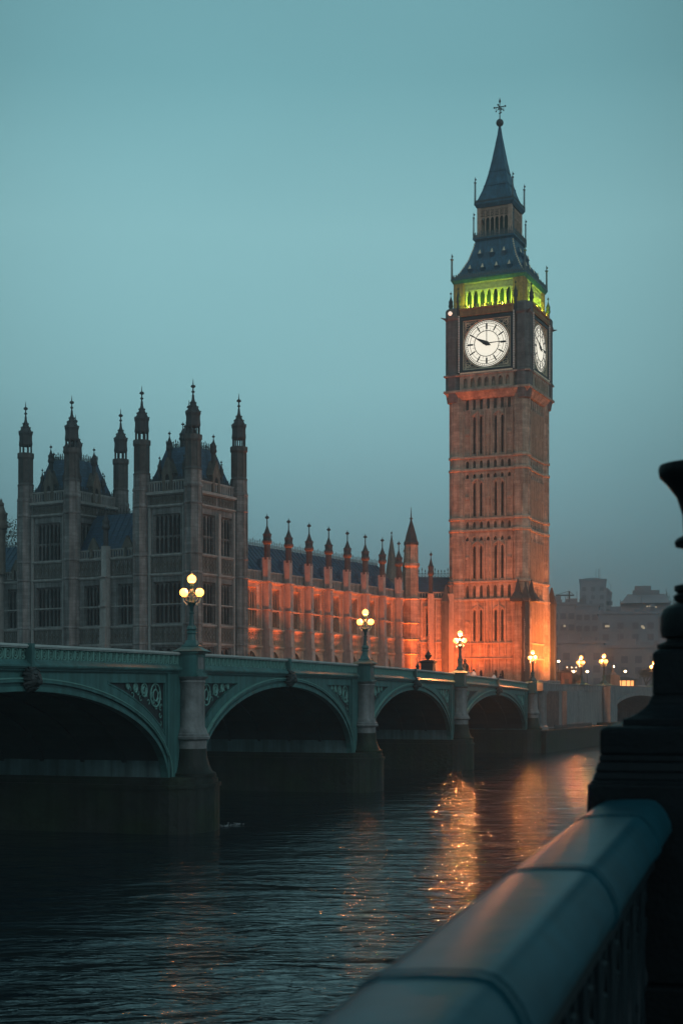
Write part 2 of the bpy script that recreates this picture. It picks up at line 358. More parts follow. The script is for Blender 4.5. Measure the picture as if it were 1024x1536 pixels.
def bay(par, fr, u0, u1, wins, zlo=.2, top=14.5, upper=None, m=stone, low=True):
    """one wall field between turrets or buttresses: wins = list of (u0,u1,lights)"""
    holes = []
    for a, b, n in wins:
        holes.append((a, b, E(8.6), E(13.6)))
        if low: holes.append((a+.15, b-.15, E(2.6), E(5.8)))
        if upper: holes.append((a, b, E(upper[0]), E(upper[1])))
    g = MB(fr); g.wall(u0, u1, E(zlo), E(upper[2] if upper else top), holes, -.6, 0)
    g.build('wall', m, par)
    for a, b, n in wins:
        window(par, fr, a, b, E(8.6), E(13.6), n, (E(10.9),))
        if low: window(par, fr, a+.15, b-.15, E(2.6), E(5.8), max(2, n//2), ())
        if upper: window(par, fr, a, b, E(upper[0]), E(upper[1]), n, (E((upper[0]*.55+upper[1]*.45)),))
def buttress(g, u, wd=.75, zlo=.2, top=16.6, p=.95, fr=None):
    z = [zlo, 6.2, 8.4, 14.5, top]; ds = [p+.25, p+.12, p, p-.15]
    for i in range(4): g.box(u-wd/2-.02*(3-i), u+wd/2+.02*(3-i), 0, ds[i], E(z[i]), E(z[i+1]))
    for q in (6.2, 8.4, 10.9, 14.5): g.box(u-wd/2-.1, u+wd/2+.1, 0, p+.34 if q < 7 else p+.22, E(q-.08), E(q+.09))
    g.box(u-wd*.25, u+wd*.25, p-.1, p+.08, E(11.6), E(14.0))

# ================================================================== SETTING
g = MB(); g.v = [(-3000, -400, 0), (3000, -400, 0), (3000, 4000, 0), (-3000, 4000, 0)]; g.f = [(0, 1, 2, 3)]
wm = bpy.data.materials.new('river_water'); wm.use_nodes = True; t = wm.node_tree; b = t.nodes['Principled BSDF']
b.inputs['Base Color'].default_value = (.004, .013, .019, 1); b.inputs['Roughness'].default_value = .055; b.inputs['IOR'].default_value = 1.33
tcn = t.nodes.new('ShaderNodeTexCoord')
def wn(scale, rot, det, dist, sc=(1, 1, 1)):
    mp_ = t.nodes.new('ShaderNodeMapping'); mp_.inputs['Scale'].default_value = sc; mp_.inputs['Rotation'].default_value = (0, 0, rot)
    t.links.new(tcn.outputs['Object'], mp_.inputs[0]); n_ = t.nodes.new('ShaderNodeTexNoise'); n_.inputs['Scale'].default_value = scale
    n_.inputs['Detail'].default_value = det; n_.inputs['Distortion'].default_value = dist; t.links.new(mp_.outputs[0], n_.inputs[0]); return n_.outputs[0]
a1 = wn(.42, .30, 3, .8, (.6, 1.5, 1)); a2 = wn(1.5, -.2, 4, 1.0, (.65, 1.3, 1)); a3 = wn(.05, .2, 2, .3); a4 = wn(.16, -.1, 3, 1.2, (.75, 1.35, 1))
prev = None
for src, st, di in ((a3, .6, .5), (a4, 1, .40), (a1, 1, .16), (a2, 1, .09)):
    bn = t.nodes.new('ShaderNodeBump'); bn.inputs['Strength'].default_value = st; bn.inputs['Distance'].default_value = di
    t.links.new(src, bn.inputs['Height'])
    if prev: t.links.new(prev, bn.inputs['Normal'])
    prev = bn.outputs[0]
t.links.new(prev, b.inputs['Normal'])
tag(g.build('water', wm), 'dark rippled river water under the bridge', kind='structure')

# ------------------------------------------------------------------ bridge frame
DX, DY = sin(radians(17.2)), cos(radians(17.2))
BO = (-8.3-.5*DY, 79+.5*DX); BR = math.atan2(DY, DX)
def BW(x, y, z): return (BO[0]+x*DX-y*DY, BO[1]+x*DY+y*DX, z)   # bridge coordinates to world
BEND = 113.5; BWID = 15
def T(x): return E(2.45-.8*((x-25)/87)**2) if x > -40 else E(2.45-.8*(65/87)**2)
PAL_R = radians(-30); PC = (-17.5, 168)
def PW(x, y): return (PC[0]+x*cos(PAL_R)-y*sin(PAL_R), PC[1]+x*sin(PAL_R)+y*cos(PAL_R))
A0 = BW(BEND, 0, 0)[:2]; SEGB = (68.5, 292)
SL = sqrt((SEGB[0]-A0[0])**2+(SEGB[1]-A0[1])**2); SU = ((SEGB[0]-A0[0])/SL, (SEGB[1]-A0[1])/SL)
def SW(s, d): return (A0[0]+SU[0]*s+SU[1]*d, A0[1]+SU[1]*s-SU[0]*d)      # d towards the river

# land behind the river walls
LZ = E(.55)
land = [(-900, 600), PW(-46, -4.5), PW(4.5, -4.5), PW(4.5, 14), BW(BEND-1, BWID-.2, 0)[:2], BW(BEND-1, .5, 0)[:2], SW(3, -.8), SW(47, -.8), SW(48, -14), SW(103, -14), SW(104, -.8), SW(190, -.8), (420, 620), (1500, 1200), (1500, 3900), (-1500, 3900), (-1500, 1200)]
g = MB(); g.prism(land, -.5, LZ); tag(g.build('ground', paving), 'paved embankment ground behind the river wall', kind='structure')

# road across the bridge deck and onto the bank
g = MB()
xs = [i*4.0-72 for i in range(47)]
for a, b_ in zip(xs[:-1], xs[1:]):
    b_ = min(b_, BEND)
    if a >= BEND: break
    za, zb = T(a)-1.22, T(b_)-1.22
    g.hexa([(a, 2.5, za-.3), (b_, 2.5, zb-.3), (b_, BWID-2.5, zb-.3), (a, BWID-2.5, za-.3), (a, 2.5, za), (b_, 2.5, zb), (b_, BWID-2.5, zb), (a, BWID-2.5, za)])
rd = g.build('road', asphalt); rd.location = (BO[0], BO[1], 0); rd.rotation_euler = (0, 0, BR); tag(rd, 'asphalt road over the bridge', kind='structure')
g = MB()
for a, b_ in zip(xs[:-1], xs[1:]):
    b_ = min(b_, BEND)
    if a >= BEND: break
    za, zb = T(a)-1.1, T(b_)-1.1
    for y0, y1 in ((.3, 2.5), (BWID-2.5, BWID-.3)):
        g.hexa([(a, y0, za-.4), (b_, y0, zb-.4), (b_, y1, zb-.4), (a, y1, za-.4), (a, y0, za), (b_, y0, zb), (b_, y1, zb), (a, y1, za)])
rd = g.build('pavement', paving); rd.location = (BO[0], BO[1], 0); rd.rotation_euler = (0, 0, BR); tag(rd, 'raised footways along the bridge', kind='structure')

# ================================================================== BRIDGE
br = thing('road_bridge', 'long green painted iron arch bridge on granite piers crossing the river', 'bridge', (BO[0], BO[1], 0), BR)
PIERS = [-68.8, -34.4, 0, 34.4, 68.8, BEND-1.2]
CROWN = {0: -.1, 1: .18, 2: .58, 3: .48, 4: .05}
PHW = 2.35
frontF = Fr((0, 0), (1, 0), (0, -1)); backF = Fr((0, BWID), (1, 0), (0, 1))
for k in range(5):
    xa, xb = PIERS[k]+PHW, PIERS[k+1]-PHW
    if k == 4: xb = PIERS[5]-2.6
    xc = (xa+xb)/2; a = (xb-xa)/2; zs, zc = E(-4.5), E(CROWN[k])
    def ez(x, da=0, dz=0):
        q = 1-((x-xc)/(a+da))**2; return zs+(zc+dz-zs)*sqrt(max(0, q))
    def outer(x, off=.85):   # curve at a constant offset outside the soffit ellipse
        return ez(x, off, off)
    n = 40
    ths = [pi*(1-i/n) for i in range(n+1)]
    X = [xc+a*cos(t_) for t_ in ths]
    for fr, nm in ((frontF, 0), (backF, 1)):
        # arch ring: three stepped mouldings, and a pale strip painting their edge highlight
        for off0, off1, d1, mt in ((0, .22, .10, teal), (.22, .40, .02, tealdark), (.40, .55, .14, teal), (.55, .60, .17, tealpale)):
            g = MB(fr)
            for t0, t1 in zip(ths[:-1], ths[1:]):
                def pt(t_, o): return (xc+(a+o)*cos(t_), zs+(zc-zs+o)*sin(t_))
                p, q, r_, s_ = pt(t0, off0), pt(t1, off0), pt(t1, off1), pt(t0, off1)
                g.hexa([(p[0], -.3, p[1]), (q[0], -.3, q[1]), (q[0], d1, q[1]), (p[0], d1, p[1]), (s_[0], -.3, s_[1]), (r_[0], -.3, r_[1]), (r_[0], d1, r_[1]), (s_[0], d1, s_[1])])
            g.build('arch_ring', mt, br, smooth=False)
        # face plate between ring and cornice, with a recessed panel near each pier
        g = MB(fr); pn = MB(fr); fm = MB(fr)
        M_ = 90; xs_ = [xa-.6+(xb-xa+1.2)*i/M_ for i in range(M_+1)]
        pz = lambda x: T(x)-1.62
        pl_in, pr_in = xa-.0, xb+.0
        def low(x):
            q = 1-((x-xc)/(a+.6))**2
            return zs+(zc-zs+.6)*sqrt(max(0, q))
        def plow(x):
            q = 1-((x-xc)/(a+1.25))**2
            return zs+(zc-zs+1.12)*sqrt(max(0, q))
        def inp(x): return plow(x) < pz(x)-.1 and (xa-.1 < x < xb+.1)
        for x0, x1 in zip(xs_[:-1], xs_[1:]):
            l0, l1 = low(x0), low(x1); t0, t1 = T(x0)-1.2, T(x1)-1.2
            if inp(x0) and inp(x1):
                p0, p1 = plow(x0), plow(x1); q0, q1 = pz(x0), pz(x1)
                g.hexa([(x0, -.3, l0), (x1, -.3, l1), (x1, 0, l1), (x0, 0, l0), (x0, -.3, p0), (x1, -.3, p1), (x1, 0, p1), (x0, 0, p0)])
                g.hexa([(x0, -.3, q0), (x1, -.3, q1), (x1, 0, q1), (x0, 0, q0), (x0, -.3, t0), (x1, -.3, t1), (x1, 0, t1), (x0, 0, t0)])
                pn.hexa([(x0, -.3, p0), (x1, -.3, p1), (x1, -.14, p1), (x0, -.14, p0), (x0, -.3, q0), (x1, -.3, q1), (x1, -.14, q1), (x0, -.14, q0)])
                fm.hexa([(x0, -.14, p0), (x1, -.14, p1), (x1, .03, p1), (x0, .03, p0), (x0, -.14, p0+.08), (x1, -.14, p1+.08), (x1, .03, p1+.08), (x0, .03, p0+.08)])
                fm.hexa([(x0, -.14, q0-.08), (x1, -.14, q1-.08), (x1, .03, q1-.08), (x0, .03, q0-.08), (x0, -.14, q0), (x1, -.14, q1), (x1, .03, q1), (x0, .03, q0)])
            else:
                g.hexa([(x0, -.3, l0), (x1, -.3, l1), (x1, 0, l1), (x0, 0, l0), (x0, -.3, t0), (x1, -.3, t1), (x1, 0, t1), (x0, 0, t0)])
        g.build('spandrel', teal, br)
        p_ = pn.build('spandrel_panel', blackiron, br, label='dark recessed spandrel panels with scrolls')
        fm.build('frame', teal, p_)
        # scroll work
        orn = MB(fr)
        for side in (-1, 1):
            xe = xa if side < 0 else xb
            for q, R_ in ((1.15, .62), (2.55, .34), (3.6, .22), (4.5, .14)):
                x = xe - side*(-1)*0 + (q if side < 0 else -q)
                zt_ = pz(x)-R_-.12
                if plow(x)+R_*.6 > zt_+R_: continue
                orn.torus((x, -.1, zt_), R_, .05, n=18, m=5); orn.torus((x, -.1, zt_), R_*.5, .045, n=12, m=5)
                for j in range(5):
                    a_ = j*1.257; orn.tube((x+R_*.5*cos(a_), -.1, zt_+R_*.5*sin(a_)), (x+R_*.95*cos(a_+.4), -.1, zt_+R_*.95*sin(a_+.4)), .025, .025, 4)
            for q in range(14):
                x = xe + (1 if side < 0 else -1)*(.4+.32*q); zz = (plow(x)+pz(x))/2 + .25*sin(q*2.1)
                if pz(x)-plow(x) > .5: orn.torus((x, -.11, zz), .13, .028, n=8, m=4, a0=q, a1=q+4)
            x0_ = xe+(1 if side < 0 else -1)*.35
            for q in range(5):
                zz = pz(x0_)-1.0-q*.42
                if zz > plow(x0_)+.2: orn.torus((x0_+(.15 if side < 0 else -.15), -.11, zz), .13, .028, n=8, m=4, a0=q, a1=q+4.4)
        orn.build('scrollwork', tealpale, p_)
    # soffit and ribs under the deck
    g = MB()
    for t0, t1 in zip(ths[::2][:-1], ths[::2][1:]):
        p = (xc+(a+.3)*cos(t0), zs+(zc-zs+.35)*sin(t0)); q = (xc+(a+.3)*cos(t1), zs+(zc-zs+.35)*sin(t1))
        g.hexa([(p[0], .3, p[1]), (q[0], .3, q[1]), (q[0], BWID-.3, q[1]), (p[0], BWID-.3, p[1]), (p[0], .3, p[1]+.15), (q[0], .3, q[1]+.15), (q[0], BWID-.3, q[1]+.15), (p[0], BWID-.3, p[1]+.15)])
        for j in range(1, 6):
            y = BWID*j/6; g.hexa([(p[0], y-.12, p[1]-.12), (q[0], y-.12, q[1]-.12), (q[0], y+.12, q[1]-.12), (p[0], y+.12, p[1]-.12), (p[0], y-.12, p[1]), (q[0], y-.12, q[1]), (q[0], y+.12, q[1]), (p[0], y+.12, p[1])])
    g.build('soffit', soffit, br)
    # boss at the crown
    for fr in (frontF,):
        g = MB(fr); zc2 = E(CROWN[k])+.55
        g.ball((xc, .2, zc2), .46, 14, 10, 1.1)
        for j in range(16):
            a_ = j*pi/8; rr = .5+.05*(j % 2); g.tube((xc+.34*cos(a_), .42, zc2+.36*sin(a_)), (xc+rr*1.12*cos(a_), .16, zc2+rr*1.15*sin(a_)), .13, .06, 6)
        g.ball((xc, .62, zc2-.16), .17, 10, 7, .8); g.ball((xc, .72, zc2-.10), .08, 8, 6, .7); g.tube((xc, .55, zc2+.25), (xc, .72, zc2-.08), .09, .07, 6)
        for s_ in (-1, 1): g.ball((xc+s_*.16, .56, zc2+.08), .09, 8, 6); g.ball((xc+s_*.17, .52, zc2+.20), .11, 8, 6, .5); g.ball((xc+s_*.3, .38, zc2+.36), .11, 8, 6)
        g.build('keystone_boss', bronze, br, label='dark carved lion-like boss at the crown of the arch')
# cornice and parapet per span between pedestals, front and back
for k in range(5):
    xa, xb = PIERS[k]+.82, PIERS[k+1]-.82
    for fr in (frontF, backF):
        nseg = 10; xx = [xa+(xb-xa)*i/nseg for i in range(nseg+1)]
        pa = MB(fr); co_ = MB(fr); de = MB(fr); rl = MB(fr); tr = MB(fr); bk_ = MB(fr)
        for x0, x1 in zip(xx[:-1], xx[1:]):
            a_, b_ = T(x0), T(x1)
            def strip(mb, zt, zb_, d0, d1, zt2=None):
                mb.hexa([(x0, d0, a_-zb_), (x1, d0, b_-zb_), (x1, d1, b_-zb_), (x0, d1, a_-zb_), (x0, d0, a_-zt), (x1, d0, b_-zt), (x1, d1 if zt2 is None else zt2, b_-zt), (x0, d1 if zt2 is None else zt2, a_-zt)])
            strip(rl, 0, .05, -.22, .13); strip(rl, .05, .11, -.19, .19); strip(rl, .11, .17, -.14, .13)
            strip(co_, .68, .76, -.1, .12, .08); strip(co_, .76, .92, -.1, .3, .12); strip(co_, .92, 1.0, -.1, .30); strip(co_, 1.0, 1.06, -.1, .22)
            strip(de, 1.06, 1.2, -.1, .08)
            strip(bk_, .17, .68, -.16, -.11)
        nb = int((xb-xa)/.62); c = (xb-xa)/nb
        for i in range(nb):
            x = xa+c*(i+.5); t_ = T(x)
            tr.torus((x, -.02, t_-.425), c*.36, .042, n=12, m=4, e=1.0); tr.torus((x, -.02, t_-.425), c*.15, .03, n=8, m=4, e=1.2)
            tr.box(x+c/2-.045, x+c/2+.045, -.06, .04, t_-.68, t_-.17)
            for q_ in (-.25, .25, -.5): de.box(x+c*q_-.06, x+c*q_+.06, .08, .15, t_-1.18, t_-1.08)
            de.box(x-.06, x+.06, .08, .15, t_-1.18, t_-1.08)
        rl.build('handrail', mat('handrail_highlight', (.42, .48, .46), .4, noise=.2, nscale=1), br); co_.build('cornice', teal, br); de.build('dentil_course', tealdark, br)  # handrail made paler to paint the sky highlight along its top
        p_ = bk_.build('parapet', blackiron, br); tr.build('tracery', tealpale, p_)
        if fr is frontF:
            g = MB(fr); xm = (xa+xb)/2; g.box(xm-.14, xm+.14, -.02, .33, T(xm)-1.1, T(xm)+.03); g.build('parapet_post', teal, br)
# piers
nose = [(PHW+.45, BWID+1)] + [(PHW+.45, .2)] + [((PHW+.45)*cos(a_), .2-2.05*sin(a_)**.9) for a_ in [pi*i/14 for i in range(1, 14)]] + [(-(PHW+.45), .2), (-(PHW+.45), BWID+1)]
for k, px in enumerate(PIERS):
    last = k == 5
    g = MB(); g.box(px-PHW, px+PHW+(3 if last else 0), -.02, BWID+.02, E(-4.6), T(px)-1.3); pr = g.build('pier', mat('pier_granite', (.10, .18, .185), .85, noise=.3, nscale=.6, streak=.5, bump=.3, bscale=3), br)
    g = MB(); g.box(px-PHW, px+PHW, -.06, -.022, E(-4.45), T(px)-1.2)
    for s_ in (-1, 1): g.box(px+s_*(PHW-.12)-.12, px+s_*(PHW-.12)+.12, -.14, -.061, E(-4.45), T(px)-1.2)
    g.build('pier_facing', teal, br)
    g = MB()
    sc_ = lambda f: [(px+x*f, y if y > BWID else .2+(y-.2)*f) for x, y in nose]
    g.prism(sc_(1.0), -3, E(-5.05)); g.prism(sc_(1.045), E(-5.05), E(-4.85)); g.prism(sc_(.97), E(-4.85), E(-4.62)); g.prism(sc_(.93), E(-4.62), E(-4.45)); g.build('pier_base', granite_wet, pr)
    for y_ in (-.5, BWID+.5):
        g = MB(); zt = T(px)-1.35
        g.lathe([(1.35, E(-4.5)), (1.35, E(-4.3)), (1.15, E(-4.2)), (.98, E(-3.85)), (.86, E(-3.4)), (.82, E(-2.95))], 20, (px, y_)); g.build('column_foot', granite_wet, pr, smooth=True)
        g = MB()
        g.lathe([(.82, E(-2.95)), (.82, E(-2.5)), (1.0, E(-2.42)), (1.02, E(-2.3)), (.95, E(-2.25)), (.95, E(-2.15)), (.86, E(-2.08)), (.84, E(-1.95)), (.78, E(-1.85)), (.72, E(-1.75)), (.70, E(1.3)*0+zt-.4), (.76, zt-.3), (.72, zt-.2), (.86, zt-.08), (.92, zt)], 20, (px, y_))
        g.build('column', granite, pr, smooth=True)
        g = MB(); h_ = .80
        g.box(px-h_, px+h_, y_-h_+.1, y_+h_, zt, zt+.10); g.box(px-h_+.1, px+h_-.1, y_-h_+.2, y_+h_-.05, zt+.10, zt+.22)
        g.box(px-h_+.16, px+h_-.16, y_-h_+.26, y_+h_-.05, zt+.22, T(px)-.08); g.box(px-h_+.05, px+h_-.05, y_-h_+.14, y_+h_, T(px)-.08, T(px)+.06)
        for sx in (-1, 1): g.box(px+sx*.5-.04, px+sx*.5+.04, y_-h_+.23, y_-h_+.28, zt+.3, T(px)-.2)
        g.box(px-.46, px+.46, y_-h_+.23, y_-h_+.278, T(px)-.24, T(px)-.16); g.box(px-.46, px+.46, y_-h_+.23, y_-h_+.278, zt+.3, zt+.38)
        pd = g.build('pedestal', teal, br)
        if not last:
            g = MB(); g.box(px-.42, px+.42, y_-h_+.25, y_-h_+.262, zt+.42, T(px)-.28); g.build('panel', granite, pd)

# ================================================================== STREET LAMPS ON THE BRIDGE
def bridge_lamp(label, three=False, small=False):
    t_ = thing('bridge_lamp', label, 'street lamp', group='triple-globe lamps on the bridge and its approach')
    g = MB(); g.taper(0, 0, .92, .80, 0, .06); g.taper(0, 0, .78, .42, .06, .28); g.taper(0, 0, .46, .46, .28, .36); g.taper(0, 0, .36, .26, .36, .62)
    g.lathe([(.26, .6), (.22, .95), (.27, 1.0), (.27, 1.1), (.2, 1.16), (.29, 1.24), (.27, 1.36), (.2, 1.42)], 12)
    g.build('base', teal if not small else tealdark, t_)
    g = MB(); g.lathe([(.2, 1.4), (.15, 1.6), (.115, 2.1), (.15, 2.12), (.15, 2.18), (.10, 2.2), (.12, 2.45), (.2, 2.6), (.26, 2.72), (.2, 2.8), (.12, 2.95), (.09, 3.2), (.14, 3.3), (.08, 3.4), (.10, 3.72), (.14, 3.8)], 12)
    g.build('post', tealdark if not small else blackiron, t_, smooth=True)
    angs = (0, pi) if not three else (0.2, 2.3, 4.4)
    g = MB()
    for a_ in angs:
        c_, s_ = cos(a_), sin(a_); P = [(.06, 2.75), (.25, 2.62), (.42, 2.72), (.48, 2.9), (.46, 3.02)]
        for (r0, z0), (r1, z1) in zip(P[:-1], P[1:]): g.tube((r0*c_, r0*s_, z0), (r1*c_, r1*s_, z1), .045, .04, 6)
        g.lathe([(.05, 2.98), (.14, 3.02), (.10, 3.06)], 8, (.45*c_, .45*s_)); g.torus((.22*c_, .22*s_, 2.95), .12, .022, n=10, m=4)
        g.tube((.1*c_, .1*s_, 3.3), (.36*c_, .36*s_, 3.0), .02); g.ball((.3*c_, .3*s_, 2.6), .06, 6, 4)
    for j in range(6): g.tube((.1*cos(j), .1*sin(j), 2.95), (.06*cos(j), .06*sin(j), 3.7), .022, .018, 4)
    g.build('bracket', gilt, t_)
    for a_ in angs:
        g = MB(); g.ball((.45*cos(a_), .45*sin(a_), 3.28), .235, 16, 10); g.build('globe', globe_m, t_, smooth=True)
    g = MB(); g.ball((0, 0, 4.02), .245, 16, 10); g.build('globe', globe_m, t_, smooth=True)
    g = MB(); g.lathe([(.05, 4.27), (.07, 4.32), (.02, 4.36), (.01, 4.46)], 6); g.build('finial', gilt, t_)
    return t_
VR = BR-pi/2+radians(17)
L1 = bridge_lamp('large green lamp standard on the nearest pier, in front of the dark palace pavilion')
L1.location = BW(0, -.5, T(0)+.05); L1.rotation_euler = (0, 0, BR+radians(100))
LAMPS = [dup(L1, BW(px, -.5, T(px)+.05), BR+radians(95), lab) for px, lab in ((34.4, 'lamp standard on the second pier from the front, against the orange-lit wing'), (68.8, 'lamp standard on the third pier, in front of the left foot of the clock tower'))]
def lamp_light(o, e):
    light('lamp_light', 'POINT', (0, 0, 3.55), (1, .30, .09), e, o, .16)
L4 = bridge_lamp('slim black lamp at the far end of the green bridge, right of the tower corner', three=True, small=True)
L4.location = BW(BEND-.6, -.5, T(BEND)+.02); L4.rotation_euler = (0, 0, .3); lamp_light(L1, 260); lamp_light(LAMPS[0], 700); lamp_light(LAMPS[1], 17000); lamp_light(L4, 19000)

# ================================================================== APPROACH WALL beyond the bridge
ST = E(1.62)
rotS = math.atan2(SU[1], SU[0])
ap = thing('embankment_wall', 'grey stone approach wall with brick panel between the green bridge and the far arch', 'wall', (A0[0], A0[1], 0), rotS)
g = MB(frontF); g.box(.6, 47, -.8, 0, 0.0, ST-.9); g.build('wall_face', granite, ap)
g = MB(frontF); g.box(.2, 47, -.7, .12, ST-1.0, ST-.8); g.box(.2, 47, -.45, .05, ST-.8, ST-.12); g.box(.2, 47, -.55, .14, ST-.12, ST); g.build('parapet', render_grey, ap)
g = MB(frontF); g.box(5.0, 15.5, 0, .06, E(-4.4), ST-1.05); g.build('brick_panel', brickm, ap)
g = MB(frontF); g.box(17.5, 26.5, 0, .7, E(-4.6), ST-1.0); g.build('pilaster', render_grey, ap, label='pale stone pilaster standing proud of the wall')
g = MB(frontF); g.lathe([(1.3, E(-4.6)), (1.3, E(-4.2)), (1.1, E(-4.0)), (1.05, ST-1.5), (1.3, ST-1.2), (1.3, ST-1.0)], 16, (2.6, .5)); g.build('column', granite, ap, smooth=True)
g = MB(frontF); g.box(1.2, 4.0, -.3, 1.5, ST-1.0, ST+.05); g.build('pedestal', render_grey, ap)
g = MB(frontF); g.box(-1.5, 36, -.5, 2.6, -3, E(-4.9)); g.box(-1.6, 36.1, -.5, 2.75, E(-4.9), E(-4.6)); g.build('quay', granite_wet, ap, label='low wet quay ledge at the foot of the wall')
g = MB(frontF); balustrade(g, 4, 26, E(-4.6), E(-4.0), 2.3, 2.36, .5, .05, False); g.build('quay_railing', iron, ap)
g = MB(frontF); balustrade(g, 4.5, 17, ST, ST+.45, -.2, -.14, .32, .1, False); g.build('railing', trim, ap)
b2 = thing('stone_bridge', 'pale low stone arch bridge on the right, half hidden by the black lamp pedestal', 'bridge', (A0[0], A0[1], 0), rotS)
g = MB(frontF)
nA, s0, s1 = 30, 50, 101; sc0 = (s0+s1)/2; sa = (s1-s0)/2
def z2(s): return E(-3.4)+3.4*sqrt(max(0, 1-((s-sc0)/sa)**2))
for i in range(nA):
    a_, b_ = s0+(s1-s0)*(.5-.5*cos(pi*i/nA)), s0+(s1-s0)*(.5-.5*cos(pi*(i+1)/nA))
    g.hexa([(a_, -13, z2(a_)), (b_, -13, z2(b_)), (b_, 0, z2(b_)), (a_, 0, z2(a_)), (a_, -13, ST-.9), (b_, -13, ST-.9), (b_, 0, ST-.9), (a_, 0, ST-.9)])
g.box(47.003, s0, -13, 0, -2, ST-.9); g.box(s1, 190, -13, 0, -2, ST-.9)
g.build('span', render_grey, b2)
g = MB(frontF)
for i in range(nA):
    a_, b_ = s0+(s1-s0)*(.5-.5*cos(pi*i/nA)), s0+(s1-s0)*(.5-.5*cos(pi*(i+1)/nA))
    g.hexa([(a_, 0, z2(a_)-.002), (b_, 0, z2(b_)-.002), (b_, .22, z2(b_)-.002), (a_, .22, z2(a_)-.002), (a_, 0, z2(a_)+.6), (b_, 0, z2(b_)+.6), (b_, .22, z2(b_)+.6), (a_, .22, z2(a_)+.6)])
g.build('arch_ring', render_grey, b2)
g = MB(frontF); g.box(47.003, 190, -.7, .12, ST-1.0, ST-.8); g.box(47.003, 190, -.45, .05, ST-.8, ST-.12); g.box(47.003, 190, -.55, .14, ST-.12, ST); g.build('parapet', render_grey, b2)
g = MB(frontF); g.box(44, 49.4, .14, 1.3, E(-6.5), ST-.2); g.build('pier', render_grey, b2)
g = MB(frontF); g.box(40, 50.5, .0, 2.6, -3, E(-4.3)); g.build('pier_base', granite_wet, b2)

